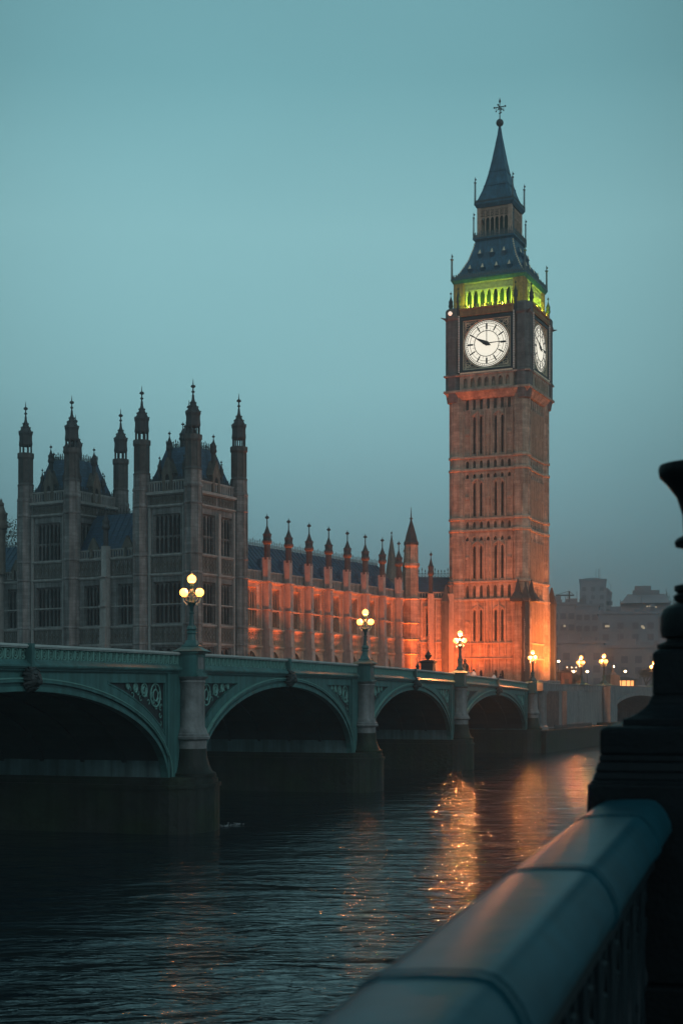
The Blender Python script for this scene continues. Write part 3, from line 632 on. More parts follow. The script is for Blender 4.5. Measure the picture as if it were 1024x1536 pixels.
# ================================================================== PALACE
def pav(label, x0):
    W, Ln = 7.6, 9.6
    p = thing('palace_pavilion', label, 'building', (*PW(x0, 0), 0), PAL_R, group='turreted pavilions of the gothic palace')
    F = faces4(W, Ln)
    for i, fr in enumerate(F):
        if i in (0, 2): bay(p, fr, 0, W, [(1.75, 5.75, 6)], upper=(16.95, 21.7, 24.2))
        else: bay(p, fr, 0, Ln, [(1.75, 4.55, 4), (5.35, 8.1, 4)], upper=(16.95, 21.7, 24.2))
    g = MB()
    g.box(-W+.6, -.6, .6, Ln-.6, E(22.5), E(24.0)); g.box(-W+.6, -.6, .6, Ln-.6, E(14.8), E(15.0)); g.build('floor_slab', stone, p)
    g = MB()
    for q, ex, hh in ((6.2, .22, .16), (8.4, .22, .16), (14.5, .26, .2), (16.8, .24, .18), (22.7, .3, .22), (24.2, .42, .32)):
        for fr, ln in zip(F, (W, Ln, W, Ln)):
            g.fr = fr; g.box(0, ln, 0, ex, E(q-hh/2), E(q+hh/2)); g.box(0, ln, 0, ex*.5, E(q-hh/2-.12), E(q-hh/2))
    for fr, ln in zip(F, (W, Ln, W, Ln)):
        g.fr = fr; g.box(0, ln, 0, .1, E(10.82), E(10.98))
    g.build('string_course', trim, p)
    g = MB()
    for fr, ln in zip(F, (W, Ln, W, Ln)):
        g.fr = fr
        for z0, z1 in ((6.4, 8.2), (14.75, 16.6), (22.9, 23.95)):
            if ln == W: frieze(g, 1.3, ln-1.3, E(z0), E(z1))
            else: frieze(g, 1.3, 4.6, E(z0), E(z1)); frieze(g, 5.3, ln-1.3, E(z0), E(z1))
    g.build('carved_frieze', sootmid, p)
    g = MB()
    for fr, ln in zip(F, (W, Ln, W, Ln)):
        g.fr = fr
        if ln == Ln:
            g.box(4.7, 5.2, 0, .42, E(.2), E(21.9)); g.box(4.6, 5.3, 0, .55, E(14.3), E(14.7)); g.box(4.6, 5.3, 0, .5, E(8.3), E(8.55))
        us = (1.25, ln-1.25)
        for u in us:
            g.box(u-.16, u+.16, 0, .22, E(.3), E(22.5))
    g.build('pilaster', trim, p)
    for fr, ln in zip(F, (W, Ln, W, Ln)):
        g = MB(fr); balustrade(g, 1, ln-1, E(24.36), E(25.7), -.3, -.1, .4); g.build('parapet', trim, p)
        # gabled dormer with tall pinnacle and stepped gables
        g = MB(fr); c = ln/2
        g.wall(c-.75, c+.75, E(24.4), E(26.6), [(c-.35, c+.35, E(24.6), E(26.5))], -1.2, .02); g.arch(c-.35, c+.35, E(25.8), E(26.5), -.5, 0, n=4)
        for s_ in (-1, 1): g.bar((c+s_*.78, E(26.5)), (c, E(28.4)), .18, -1.0, .06)
        g.hexa([(c-.75, -1.1, E(26.6)), (c+.75, -1.1, E(26.6)), (c+.75, 0, E(26.6)), (c-.75, 0, E(26.6)), (c-.05, -1.1, E(28.3)), (c+.05, -1.1, E(28.3)), (c+.05, 0, E(28.3)), (c-.05, 0, E(28.3))])
        dm = g.build('dormer', sootmid, p)
        g = MB(fr); g.box(c-.35, c+.35, -.55, -.5, E(24.6), E(26.5)); g.build('pane', glass, dm)
        x, y, _ = fr(c, -.45, 0); pinnacle(p, x, y, E(27.6), E(31.7), .34)
        for s_ in (-1, 1):
            x, y, _ = fr(c+s_*(ln*.24), -.9, 0); pinnacle(p, x, y, E(25.5), E(28.9), .24)
    # mansard roof
    g = MB(); hx, hy = W/2, Ln/2; cx, cy_ = -W/2, Ln/2
    prev = None
    for zz, f in ((24.5, .90), (26.0, .80), (28.0, .64), (29.4, .54), (30.0, .50)):
        if prev: g.hexa([(cx-hx*prev[1], cy_-hy*prev[1], E(prev[0])), (cx+hx*prev[1], cy_-hy*prev[1], E(prev[0])), (cx+hx*prev[1], cy_+hy*prev[1], E(prev[0])), (cx-hx*prev[1], cy_+hy*prev[1], E(prev[0])),
                         (cx-hx*f, cy_-hy*f, E(zz)), (cx+hx*f, cy_-hy*f, E(zz)), (cx+hx*f, cy_+hy*f, E(zz)), (cx-hx*f, cy_+hy*f, E(zz))])
        prev = (zz, f)
    rf = g.build('roof', slate, p)
    g = MB()
    for fr, ln in zip(faces4(W*.5, Ln*.5, -W*.25, Ln*.25), (W*.5, Ln*.5, W*.5, Ln*.5)): g.fr = fr; cresting(g, 0, ln, E(30.0), .7, .34)
    for fr, ln in zip(F, (W, Ln, W, Ln)):
        g.fr = fr; cresting(g, 1.1, ln-1.1, E(25.7), .55, .45, -.2)
    g.build('cresting', iron, rf)
    pinnacle(rf, cx-1.2, cy_, E(29.9), E(33.6), .42, iron, 'roof_finial', .4)
    for x, y in ((0, 0), (-W, 0), (0, Ln), (-W, Ln)): turret(p, x, y, .2)
    return p
pav('darker turreted palace pavilion at the far left, its roof crowned with black pinnacles', -18.55)
pav('larger turreted palace pavilion behind the nearest bridge lamp, next to the orange wing', 0)

def range_front(label, x0, W, parapet_top, ridge, bays, butt, slate_z0=16.5, upper=False, depth=9):
    """palace range along the front plane: local x from 0 (right) to -W"""
    p = thing('palace_range', label, 'building', (*PW(x0, 0), 0), PAL_R)
    fr = Fr((-W, .35), (1, 0), (0, -1)); top = parapet_top-1.2
    holes = []
    for a, b, n in bays: holes += [(a, b, E(8.6), E(13.6)), (a+.2, b-.2, E(2.6), E(5.8))]
    g = MB(fr); g.wall(0, W, E(.2), E(top), holes, -.6, 0); g.build('wall', stone, p)
    for a, b, n in bays: window(p, fr, a, b, E(8.6), E(13.6), n, (E(10.9),)); window(p, fr, a+.2, b-.2, E(2.6), E(5.8), 2)
    g = MB(fr)
    for q in (6.2, 8.4, 14.5) + ((top,) if top > 15 else ()): g.box(0, W, 0, .24, E(q-.1), E(q+.1)); g.box(0, W, 0, .12, E(q-.22), E(q-.1))
    g.box(0, W, 0, .08, E(10.82), E(10.98))
    g.build('string_course', trim, p)
    g = MB(fr); edges = [0] + sorted(butt) + [W]
    for a, b in zip(edges[:-1], edges[1:]):
        frieze(g, a+.5, b-.5, E(6.4), E(8.2))
        if top > 15.5: frieze(g, a+.5, b-.5, E(14.75), E(top-.2))
    g.build('carved_frieze', sootmid, p)
    g = MB(fr); balustrade(g, 0, W, E(top+.1), E(parapet_top), -.35, -.15, .4); g.build('parapet', trim, p)
    for u in butt:
        g = MB(fr); buttress(g, u, .85, top=parapet_top+.3); g.build('buttress', trim, p)
        x, y, _ = fr(u, .4, 0); pinnacle(p, x, y, E(parapet_top+.2), E(parapet_top+5.2), .42)
    for a, b, n in bays:
        g = MB(fr); u = (a+b)/2; g.box(u-.14, u+.14, 0, .3, E(parapet_top-1.1), E(parapet_top+.1))
        g.hexa([(u-.9, -.5, E(parapet_top)), (u+.9, -.5, E(parapet_top)), (u+.9, -.2, E(parapet_top)), (u-.9, -.2, E(parapet_top)), (u-.12, -.5, E(parapet_top+1.5)), (u+.12, -.5, E(parapet_top+1.5)), (u+.12, -.2, E(parapet_top+1.5)), (u-.12, -.2, E(parapet_top+1.5))])
        g.build('gablet', sootmid, p)
    g = MB(); g.hexa([(-W, 1.0, E(slate_z0)), (0, 1.0, E(slate_z0)), (0, depth, E(slate_z0)), (-W, depth, E(slate_z0)), (-W, depth/2, E(ridge)), (0, depth/2, E(ridge)), (0, depth/2+.2, E(ridge)), (-W, depth/2+.2, E(ridge))])
    for i in range(int(W/.9)):
        x = -W+.5+i*.9; g.hexa([(x-.05, 1.0, E(slate_z0)), (x+.05, 1.0, E(slate_z0)), (x+.05, 1.1, E(slate_z0)), (x-.05, 1.1, E(slate_z0)), (x-.05, depth/2-.05, E(ridge+.08)), (x+.05, depth/2-.05, E(ridge+.08)), (x+.05, depth/2, E(ridge+.08)), (x-.05, depth/2, E(ridge+.08))])
    rf = g.build('roof', slate, p)
    g = MB(Fr((-W, depth/2+.1), (1, 0), (0, -1))); cresting(g, 0, W, E(ridge), .55, .5); g.build('cresting', iron, rf)
    g = MB(); g.box(-W, 0, depth, depth+.5, E(.2), E(slate_z0+.3)); g.box(-W, 0, .95, depth, E(slate_z0-.6), E(slate_z0-.02)); g.build('rear_wall', stone, p)
    return p
range_front('short palace front with sloping blue slate roof between the two turreted pavilions', -7.6, 10.95, 18.0, 22.8, [(1.7, 4.1, 4), (7.1, 9.4, 4)], [5.45], 17.2)
rr = range_front('dark low palace front at the left edge of the picture, left of the pavilions', -26.15, 19, 15.9, 19.6, [(1.5, 4.0, 4), (6.4, 8.9, 4), (11.2, 13.7, 4), (15.6, 18.0, 4)], [5.2, 10.1, 14.6], 15.6)
turret_small = pinnacle(rr, -4.0, -.2, E(15.5), E(25.4), .75, sootmid, 'turret', .6)

# the long floodlit wing, along local +y
wg = thing('palace_wing', 'long orange floodlit palace wing with a row of black buttress pinnacles and slate roof', 'building', (*PW(0, 0), 0), PAL_R)
WF = Fr((-.35, 9.6), (0, 1), (1, 0)); WL = 46.4
off = 9.6
bs = [15.7+5.15*k-off for k in range(8)]
edges = [0.6] + bs + [WL-.6]
holes = []; wb = []
for a, b in zip(edges[:-1], edges[1:]):
    c = (a+b)/2; hw = .42*(b-a)-.35 if b-a > 3 else 0
    hw = min(hw, 1.15)
    if b-a > 3: wb.append((c-hw, c+hw))
for a, b in wb: holes += [(a, b, E(8.7), E(13.7)), (a, b, E(3.2), E(5.7))]
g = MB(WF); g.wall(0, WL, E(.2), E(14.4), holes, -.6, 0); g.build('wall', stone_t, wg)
for a, b in wb:
    window(wg, WF, a, b, E(8.7), E(13.7), 4, (E(10.9),), m=trim_t)
    g = MB(WF); g.arch(a, b, E(4.4), E(5.7), -.5, -.02, n=6); wi = window(wg, WF, a, b, E(3.2), E(5.7), 4, (), m=trim_t); g.build('arch_head', trim_t, wi)
g = MB(WF)
for q in (6.2, 8.4, 14.5): g.box(0, WL, 0, .26, E(q-.1), E(q+.1)); g.box(0, WL, 0, .13, E(q-.24), E(q-.1))
g.box(0, WL, 0, .08, E(10.84), E(10.98)); g.build('string_course', trim_t, wg)
g = MB(WF)
for a, b in zip(edges[:-1], edges[1:]):
    frieze(g, a+.5, b-.5, E(6.4), E(8.1), 0, .55, .12)
    for u in (a+.62, b-.62): g.box(u-.1, u+.1, 0, .16, E(8.5), E(14.3))
    for u in (a+.95, b-.95): g.box(u-.05, u+.05, 0, .10, E(8.5), E(14.0))
g.build('carved_frieze', trim_t, wg)
g = MB(WF); balustrade(g, 0, WL, E(14.6), E(15.9), -.35, -.15, .36); g.build('parapet', trim, wg)
for u in bs:
    g = MB(WF); buttress(g, u, .72, top=17.6, p=1.05); g.build('buttress', trim, wg)
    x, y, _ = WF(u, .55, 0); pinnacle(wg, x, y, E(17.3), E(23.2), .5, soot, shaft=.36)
# wing roof with dormers
g = MB(); dpt = 11
g.hexa([(-1.2, off, E(15.2)), (-1.2, off+WL, E(15.2)), (-dpt, off+WL, E(15.2)), (-dpt, off, E(15.2)), (-5.6, off, E(19.9)), (-5.6, off+WL, E(19.9)), (-5.9, off+WL, E(19.9)), (-5.9, off, E(19.9))])
for i in range(46):
    y = off+.5+i; g.hexa([(-1.15, y-.05, E(15.2)), (-1.15, y+.05, E(15.2)), (-1.3, y+.05, E(15.2)), (-1.3, y-.05, E(15.2)), (-5.5, y-.05, E(19.97)), (-5.5, y+.05, E(19.97)), (-5.6, y+.05, E(19.97)), (-5.6, y-.05, E(19.97))])
rf = g.build('roof', slate, wg)
g = MB(Fr((-5.75, off), (0, 1), (1, 0))); cresting(g, 0, WL, E(19.9), .8, .42); g.build('cresting', mat('pale_cresting', (.16, .2, .21), .5, metal=.3, noise=.2, nscale=3), rf)
for a, b in zip(edges[:-1], edges[1:]):
    c = (a+b)/2; g = MB(WF)
    g.hexa([(c-.35, -2.6, E(16.6)), (c+.35, -2.6, E(16.6)), (c+.35, -1.9, E(16.6)), (c-.35, -1.9, E(16.6)), (c-.03, -2.6, E(17.8)), (c+.03, -2.6, E(17.8)), (c+.03, -2.0, E(17.8)), (c-.03, -2.0, E(17.8))])
    g.build('dormer', slate, rf)
g = MB(); g.box(-dpt-.4, -dpt, off, off+WL, E(.2), E(15.6)); g.box(-dpt, -1.0, off, off+WL, E(14.5), E(15.15)); g.build('rear_wall', stone, wg)

# end turret where the wing meets the north block
et = thing('stair_turret', 'tall round-bodied sooty turret with pointed cap where the wing meets the clock tower block', 'turret', (*PW(.3, 55.6), 0), PAL_R)
g = MB(); g.lathe([(1.35, E(.2)), (1.35, E(14.4)), (1.45, E(14.6)), (1.1, E(14.9)), (1.0, E(19.2)), (1.28, E(19.6)), (1.28, E(20.0)), (.98, E(20.2)), (.95, E(22.4)), (1.1, E(22.9))], 8)
for i in range(8): a_ = pi/8+i*pi/4; g.tube((1.02*cos(a_), 1.02*sin(a_), E(15)), (1.0*cos(a_), 1.0*sin(a_), E(22.5)), .07, n=4); g.tube((1.3*cos(a_), 1.3*sin(a_), E(.3)), (1.3*cos(a_), 1.3*sin(a_), E(14.4)), .1, n=4)
for q in (6.2, 8.4, 10.9): g.lathe([(1.36, E(q-.1)), (1.48, E(q)), (1.48, E(q+.08)), (1.36, E(q+.15))], 8)
g.build('shaft', stone_t, et)
g = MB(); g.lathe([(1.12, E(22.8)), (1.12, E(23.2)), (.95, E(23.5)), (.75, E(24.4)), (.45, E(25.5)), (.2, E(26.3)), (.12, E(26.7)), (.3, E(26.85)), (.1, E(27.0)), (.02, E(28.6))], 8); g.build('cap', soot, et)

# north block joining wing and tower
nb = thing('palace_end_block', 'short orange-lit block with one pinnacle between the wing turret and the clock tower', 'building', (10.6, 215.6, 0), radians(3))
NF = Fr((0, 0), (1, 0), (0, -1)); NWd = 8.2
holes = [(2.2, 3.0, E(9.0), E(12.8)), (5.4, 6.2, E(9.0), E(12.8)), (2.2, 3.0, E(1.2), E(4.6)), (5.4, 6.2, E(1.2), E(4.6))]
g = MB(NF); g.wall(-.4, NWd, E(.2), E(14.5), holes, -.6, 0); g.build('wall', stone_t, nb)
for h_ in holes:
    wi = window(nb, NF, *h_, 1, (h_[3]*.5+h_[2]*.5,), m=trim_t, headed=True)
g = MB(NF)
for q in (5.4, 8.0, 14.6): g.box(-.4, NWd, 0, .25, E(q-.1), E(q+.12))
for u in (.9, 1.5, 3.7, 4.7, 6.9, 7.6): g.box(u-.1, u+.1, 0, .16, E(.6), E(14.4))
for u in (2.6, 5.8):
    for s_ in (-1, 1): g.box(u+s_*.62-.08, u+s_*.62+.08, 0, .22, E(8.8), E(13.4))
    g.box(u-.7, u+.7, 0, .24, E(13.3), E(13.5))
g.build('moulding', trim_t, nb)
for u, zt_, mm in ((2.9, 21.9, soot), (5.9, 18.2, sootmid)):
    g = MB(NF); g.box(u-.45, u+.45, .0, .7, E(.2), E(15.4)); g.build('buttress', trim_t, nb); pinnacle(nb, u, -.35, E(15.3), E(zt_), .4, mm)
g = MB(NF); balustrade(g, -.4, NWd, E(14.72), E(15.7), -.4, -.2, .4); g.build('parapet', trim_t, nb)
g = MB(); g.hexa([(-.4, .6, E(15)), (NWd, .6, E(15)), (NWd, 9, E(15)), (-.4, 9, E(15)), (-.4, 3.6, E(18.2)), (NWd, 3.6, E(18.2)), (NWd, 3.9, E(18.2)), (-.4, 3.9, E(18.2))])
rf = g.build('roof', slate, nb); g = MB(Fr((0, 3.75), (1, 0), (0, -1))); cresting(g, 0, NWd-1.2, E(18.2), 1.1, .5); g.build('cresting', iron, rf)
g = MB(); g.box(-.4, NWd, 9, 9.4, E(.2), E(15.3)); g.build('rear_wall', stone, nb)

# ================================================================== CLOCK TOWER
TH = radians(24.2); TCX, TCY = 24.34, 219
tw = thing('clock_tower', 'tall gothic clock tower with glowing white dials, green-lit belfry and iron spire', 'clock tower', (TCX, TCY, 0), -TH)
h = 6.1
TF = [Fr((0, -h), (1, 0), (0, -1)), Fr((h, 0), (0, 1), (1, 0)), Fr((0, h), (-1, 0), (0, 1)), Fr((-h, 0), (0, -1), (-1, 0))]
TFs = lambda hh: [Fr((0, -hh), (1, 0), (0, -1)), Fr((hh, 0), (0, 1), (1, 0)), Fr((0, hh), (-1, 0), (0, 1)), Fr((-hh, 0), (0, -1), (-1, 0))]
slots = [-3.3+1.1*i for i in range(7)]
WU = (-2.2, -1.15, 1.15, 2.2)
for i, fr in enumerate(TF):
    hl = []
    win = i in (0, 2)
    stages = ((8.2, 13.0), (17.6, 22.7), (27.0, 32.2), (36.4, 42.2))
    if win:
        for u in WU:
            for z0, z1 in stages: hl.append((u-.2, u+.2, E(z0), E(z1)))
            hl.append((u-.25, u+.25, E(.9), E(3.9)))
    rows = ((14.7, 16.7), (25.2, 26.3), (23.3, 24.0), (34.3, 35.5), (32.75, 33.5), (43.1, 44.9))
    for z0, z1 in rows:
        for u in slots: hl.append((u-.24, u+.24, E(z0), E(z1)))
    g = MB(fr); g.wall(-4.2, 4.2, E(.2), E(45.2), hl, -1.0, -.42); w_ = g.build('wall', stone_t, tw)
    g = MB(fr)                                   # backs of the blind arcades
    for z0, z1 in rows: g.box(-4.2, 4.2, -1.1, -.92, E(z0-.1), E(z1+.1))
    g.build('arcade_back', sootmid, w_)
    g = MB(fr)
    for z0, z1 in rows:
        for u in slots: g.arch(u-.24, u+.24, E(z1)-.4, E(z1), -.7, -.44, n=2, gap=.04)
    if win:
        for u in WU:
            for z0, z1 in stages: g.arch(u-.2, u+.2, E(z1)-.5, E(z1), -.8, -.44, n=3, gap=.04)
            g.arch(u-.25, u+.25, E(3.3), E(3.9), -.8, -.44, n=3, gap=.04)
    # ribs
    ribs = [u+.55 for u in slots[:-1]] + [-3.85, 3.85] if not win else [-3.85, -2.75, -1.68, -.55, 0, .55, 1.68, 2.75, 3.85]
    if not win: ribs += [u for u in slots] 
    for u in ribs:
        for z0, z1 in ((6.0, 14.1), (17.3, 23.2), (26.8, 32.6), (36.1, 43.0), (.5, 5.4)):
            g.box(u-.07, u+.07, -.42, -.26, E(z0), E(z1))
    for u in (-3.3, 0, 3.3):
        for z0 in (10.8, 20.5, 29.6, 39.2): g.box(u-.3, u+.3, -.42, -.30, E(z0), E(z0+.35))
    for s_ in (-1, 1):
        uc = s_*1.675
        for z0, z1 in stages:
            if win: g.bar((uc-.95, E(z1-.1)), (uc, E(z1+.55)), .1, -.42, -.27); g.bar((uc, E(z1+.55)), (uc+.95, E(z1-.1)), .1, -.42, -.275)
    for z in (5.5, 7.8): g.box(-4.1, 4.1, -.42, -.18, E(z-.1), E(z+.1))
    g.build('tracery', trim_t, w_)
    if win:
        for u in WU:
            for z0, z1 in stages+((.9, 3.9),):
                g = MB(fr); g.box(u-.26, u+.26, -1.09, -1.01, E(z0), E(z1)); g.box(u-.02, u+.02, -1.0, -.94, E(z0), E(z1)); g.build('window', glass, tw)
# corner buttresses, octagonal
BC = 4.95
for sx, sy in ((1, -1), (-1, -1), (1, 1), (-1, 1)):
    g = MB(); R = 1.34
    g.lathe([(R*1.12, E(.2)), (R*1.12, E(14.0)), (R*1.1, E(14.3)), (R, E(16.8)), (R, E(45))], 8, (sx*BC, sy*BC))
    for i in range(8):
        a_ = pi/8+i*pi/4
        for r_, z0, z1 in ((R*1.1, .3, 13.9), (R*.99, 17.2, 24.8), (R*.99, 26.7, 33.8), (R*.99, 36, 44.6)):
            g.tube((sx*BC+r_*cos(a_), sy*BC+r_*sin(a_), E(z0)), (sx*BC+r_*cos(a_), sy*BC+r_*sin(a_), E(z1)), .085, n=4)
    for i in range(8):
        a0_ = i*pi/4
        for z0, z1 in ((22.6, 24.0), (31.4, 33.0), (42.2, 44), (11.5, 13.2)):
            r_ = R*.93*(1.12 if z0 < 12 else 1); q = .18
            for s_ in (-1, 1):
                x, y = sx*BC+r_*cos(a0_)-s_*.25*sin(a0_), sy*BC+r_*sin(a0_)+s_*.25*cos(a0_)
                g.box(x-.07, x+.07, y-.07, y+.07, E(z0), E(z1))
    g.build('buttress', stone_t, tw)
# string courses
g = MB()
for z, ex, hh in ((14.35, .25, .3), (17.1, .18, .26), (24.85, .2, .28), (26.6, .2, .28), (34.0, .2, .28), (35.9, .2, .28)):
    q = h-.42+ex
    g.box(-q, q, -q, q, E(z-hh/2), E(z+hh/2))
    for sx in (-1, 1):
        for sy in (-1, 1): g.lathe([(1.3, E(z-hh/2-.12)), (1.42+ex*.55, E(z-hh/2-.01)), (1.42+ex*.55, E(z+hh/2+.012)), (1.3, E(z+hh/2+.2))], 8, (sx*BC, sy*BC))
g.build('string_course', trim_t, tw)
# dark corner pier at the foot (near corner) with gabled caps
g = MB(); X0, Y0 = h-.1, -h+.1
g.lathe([(.72, E(.3)), (.72, E(5.5)), (.62, E(5.8)), (.62, E(13.8)), (.7, E(14.0))], 6, (X0+.15, Y0-.55))
for j in range(16): g.ball((X0+.15+.5*cos(j*1.9), Y0-.6+.45*sin(j*1.9), E(4+j*.6)), .2, 6, 5)
cp = g.build('corner_pier', soot, tw, label='blackened stone pier at the near corner of the tower foot')
g = MB(); random.seed(3)
for j in range(26): g.box(X0+.05+.05*sin(j*.9), X0+.15+.05*sin(j*.9)+.08*random.random(), Y0-1.32, Y0-1.1, E(3.6+j*.3), E(3.75+j*.3))
g.build('carving', trim, cp)
g = MB()
for dx, dy, hh, r_ in ((-1.1, -.55, 3.0, .95), (.55, .9, 2.9, .95), (.1, -.5, 2.4, .7)):
    g.taper(X0+dx, Y0+dy, r_, r_, E(13.95), E(14.35)); g.taper(X0+dx, Y0+dy, r_, r_*.42, E(14.35), E(15.4)); g.taper(X0+dx, Y0+dy, r_*.42, .06, E(15.4), E(14.2+hh))
    g.ball((X0+dx, Y0+dy, E(14.2+hh)), .14, 6, 5)
g.build('buttress_cap', soot, tw)
for sx, sy in ((-1, -1), (1, 1)):
    g = MB(); x, y = sx*(h+.3), sy*(h+.3); g.taper(x, y, .62, .62, E(13.9), E(14.3)); g.taper(x, y, .6, .1, E(14.3), E(16.8)); g.taper(x, y, .55, .55, E(.2), E(13.9)); g.build('buttress_cap', sootmid if sx < 0 else soot, tw)

# --- clock stage
h2 = 6.62
g = MB()
for z0, z1, a, b in ((44.7, 45.3, 5.95, 6.35), (45.3, 45.7, 6.35, 6.6), (45.7, 46.05, 6.75, 6.75)): g.taper(0, 0, a, b, E(z0), E(z1))
g.taper(0, 0, 6.1, 6.1, E(46.05), E(58.0)); g.taper(0, 0, 6.72, 6.72, E(48.15), E(48.4)); g.build('clock_stage_core', stone_t, tw)
F2 = TFs(h2)
for i, fr in enumerate(F2):
    g = MB(fr)                                    # niches under the dial
    hs = [(u-.33, u+.33, E(46.35), E(47.85)) for u in slots]
    g.wall(-4.2, 4.2, E(46.05), E(48.15), hs, -.52, -.05)
    for u in slots: g.arch(u-.33, u+.33, E(47.3), E(47.85), -.4, -.06, n=3)
    for u in [s+.55 for s in slots[:-1]]: g.box(u-.06, u+.06, -.05, .06, E(46.05), E(48.15))
    g.build('niche_arcade', trim_t, tw)
    # black dial surround
    zc = 52.75; a = 3.92
    g = MB(fr); g.box(-a-.28, a+.28, -.5, -.30, E(zc-a-.35), E(zc+a+.35))
    for s_ in (-1, 1):
        g.box(s_*(a+.05)-.22, s_*(a+.05)+.22, -.3, 0, E(48.4), E(zc+a+.35)); 
        g.box(-a+.17, a-.17, -.3, -.003, E(zc+s_*(a+.02)-.18), E(zc+s_*(a+.02)+.18))
    ds = g.build('dial_surround', blackiron, tw)
    g = MB(fr)                                    # gilt frame lines, beads, corner tracery
    for s_ in (-1, 1):
        g.box(s_*3.66-.05, s_*3.66+.05, -.3, -.18, E(zc-3.7), E(zc+3.7)); g.box(-3.61, 3.61, -.3, -.182, E(zc+s_*3.66-.05), E(zc+s_*3.66+.05))
        for t_ in (-1, 1):
            cxx, czz = s_*2.92, zc+t_*2.92
            g.torus((cxx, -.26, E(czz)), .42, .04, n=12, m=4); g.torus((cxx+s_*.1, -.26, E(czz+t_*.1)), .2, .04, n=8, m=4)
            for k in range(5):
                g.torus((s_*(3.35-.0*k), -.26, E(zc+t_*(3.3-.38*k))), .14, .03, n=7, m=4); g.torus((s_*(3.3-.38*k), -.26, E(zc+t_*3.37)), .14, .03, n=7, m=4)
            g.bar((s_*2.3, E(zc+t_*2.75)), (s_*3.5, E(zc+t_*3.55)), .05, -.3, -.22)
    g.torus((0, -.24, E(zc)), 3.62, .06, n=48, m=6)
    g.box(-4.1, 4.1, -.3, .1, E(48.42), E(48.62))
    g.build('gilt_frame', gilt, ds)
    g = MB(fr)
    for s_ in (-1, 1):
        for k in range(34): g.box(s_*4.3-.07, s_*4.3+.07, -.02, .1, E(48.7+k*.255), E(48.82+k*.255))
    g.build('bead_strip', beadm, ds)
    # dial
    g = MB(fr)
    n = 56; b0 = len(g.v); ring = [(3.42*cos(2*pi*k/n), 3.42*sin(2*pi*k/n)) for k in range(n)]
    g.v += [fr(x, -.28, E(zc)+z) for x, z in ring] + [fr(x, -.24, E(zc)+z) for x, z in ring]
    g.f.append(tuple(range(n))); g.f.append(tuple(range(2*n-1, n-1, -1)))
    for k in range(n): j = (k+1) % n; g.f.append((k, j, n+j, n+k))
    dl = g.build('clock_dial', dialm, tw)
    g = MB(fr)
    for R_, r_ in ((1.92, .065), (2.62, .04), (3.02, .045), (3.3, .05)): g.torus((0, -.22, E(zc)), R_, r_, n=48, m=4)
    for k in range(12):
        a_ = k*pi/6; thick = .26 if k % 3 == 0 else .19
        g.bar((1.95*cos(a_), E(zc)+1.95*sin(a_)), (2.62*cos(a_), E(zc)+2.62*sin(a_)), .06, -.24, -.20)
        g.bar((2.15*cos(a_), E(zc)+2.15*sin(a_)), (2.98*cos(a_), E(zc)+2.98*sin(a_)), thick, -.24, -.195)
        a2_ = a_+pi/12; g.bar((1.95*cos(a2_), E(zc)+1.95*sin(a2_)), (2.3*cos(a2_), E(zc)+2.3*sin(a2_)), .03, -.24, -.2)
    g.bar((0, E(zc)+.3), (0, E(zc)+2.9), .09, -.24, -.19)
    for k in range(60):
        a_ = k*pi/30; g.bar((3.04*cos(a_), E(zc)+3.04*sin(a_)), (3.28*cos(a_), E(zc)+3.28*sin(a_)), .05, -.24, -.2)
    g.build('hour_marks', blackiron, dl)
    g = MB(fr); am = radians(2)
    g.hexa([(-.6, -.16, E(zc)-.1), (2.9, -.16, E(zc)+.09), (2.9, -.12, E(zc)+.09), (-.6, -.12, E(zc)-.1), (-.6, -.16, E(zc)+.1), (2.9, -.16, E(zc)+.15), (2.9, -.12, E(zc)+.15), (-.6, -.12, E(zc)+.1)])
    g.build('minute_hand', blackiron, dl)
    g = MB(fr); aa = radians(152); c_, s_ = cos(aa), sin(aa)
    P = [(-.8*c_, -.8*s_), (-.1*c_-.36*s_, -.1*s_+.36*c_), (1.2*c_-.17*s_, 1.2*s_+.17*c_), (2.3*c_, 2.3*s_), (1.2*c_+.17*s_, 1.2*s_-.17*c_), (-.1*c_+.36*s_, -.1*s_-.36*c_)]
    b0 = len(g.v); g.v += [fr(x, -.11, E(zc)+z) for x, z in P]+[fr(x, -.06, E(zc)+z) for x, z in P]
    g.f += [tuple(range(6)), tuple(range(11, 5, -1))]+[(k, (k+1) % 6, 6+(k+1) % 6, 6+k) for k in range(6)]
    g.torus((0, -.1, E(zc)), .14, .12, n=10, m=5); g.build('hour_hand', blackiron, dl)
    # ornate band and parapet above the dial
    g = MB(fr); g.box(-4.2, 4.2, -.5, -.05, E(57.1), E(58.2)); frieze(g, -4.1, 4.1, E(57.15), E(58.0), -.05, .42, .12)
    g.box(-4.2, 4.2, -.5, .18, E(58.1), E(58.28))
    for k in range(21): u = -4.0+k*.4; g.box(u-.09, u+.09, -.15, .05, E(58.28), E(58.75)); g.ball((u, -.05, E(58.8)), .09, 5, 4)
    g.build('carved_band', goldstone, tw)
g = MB(); BC2 = 5.42
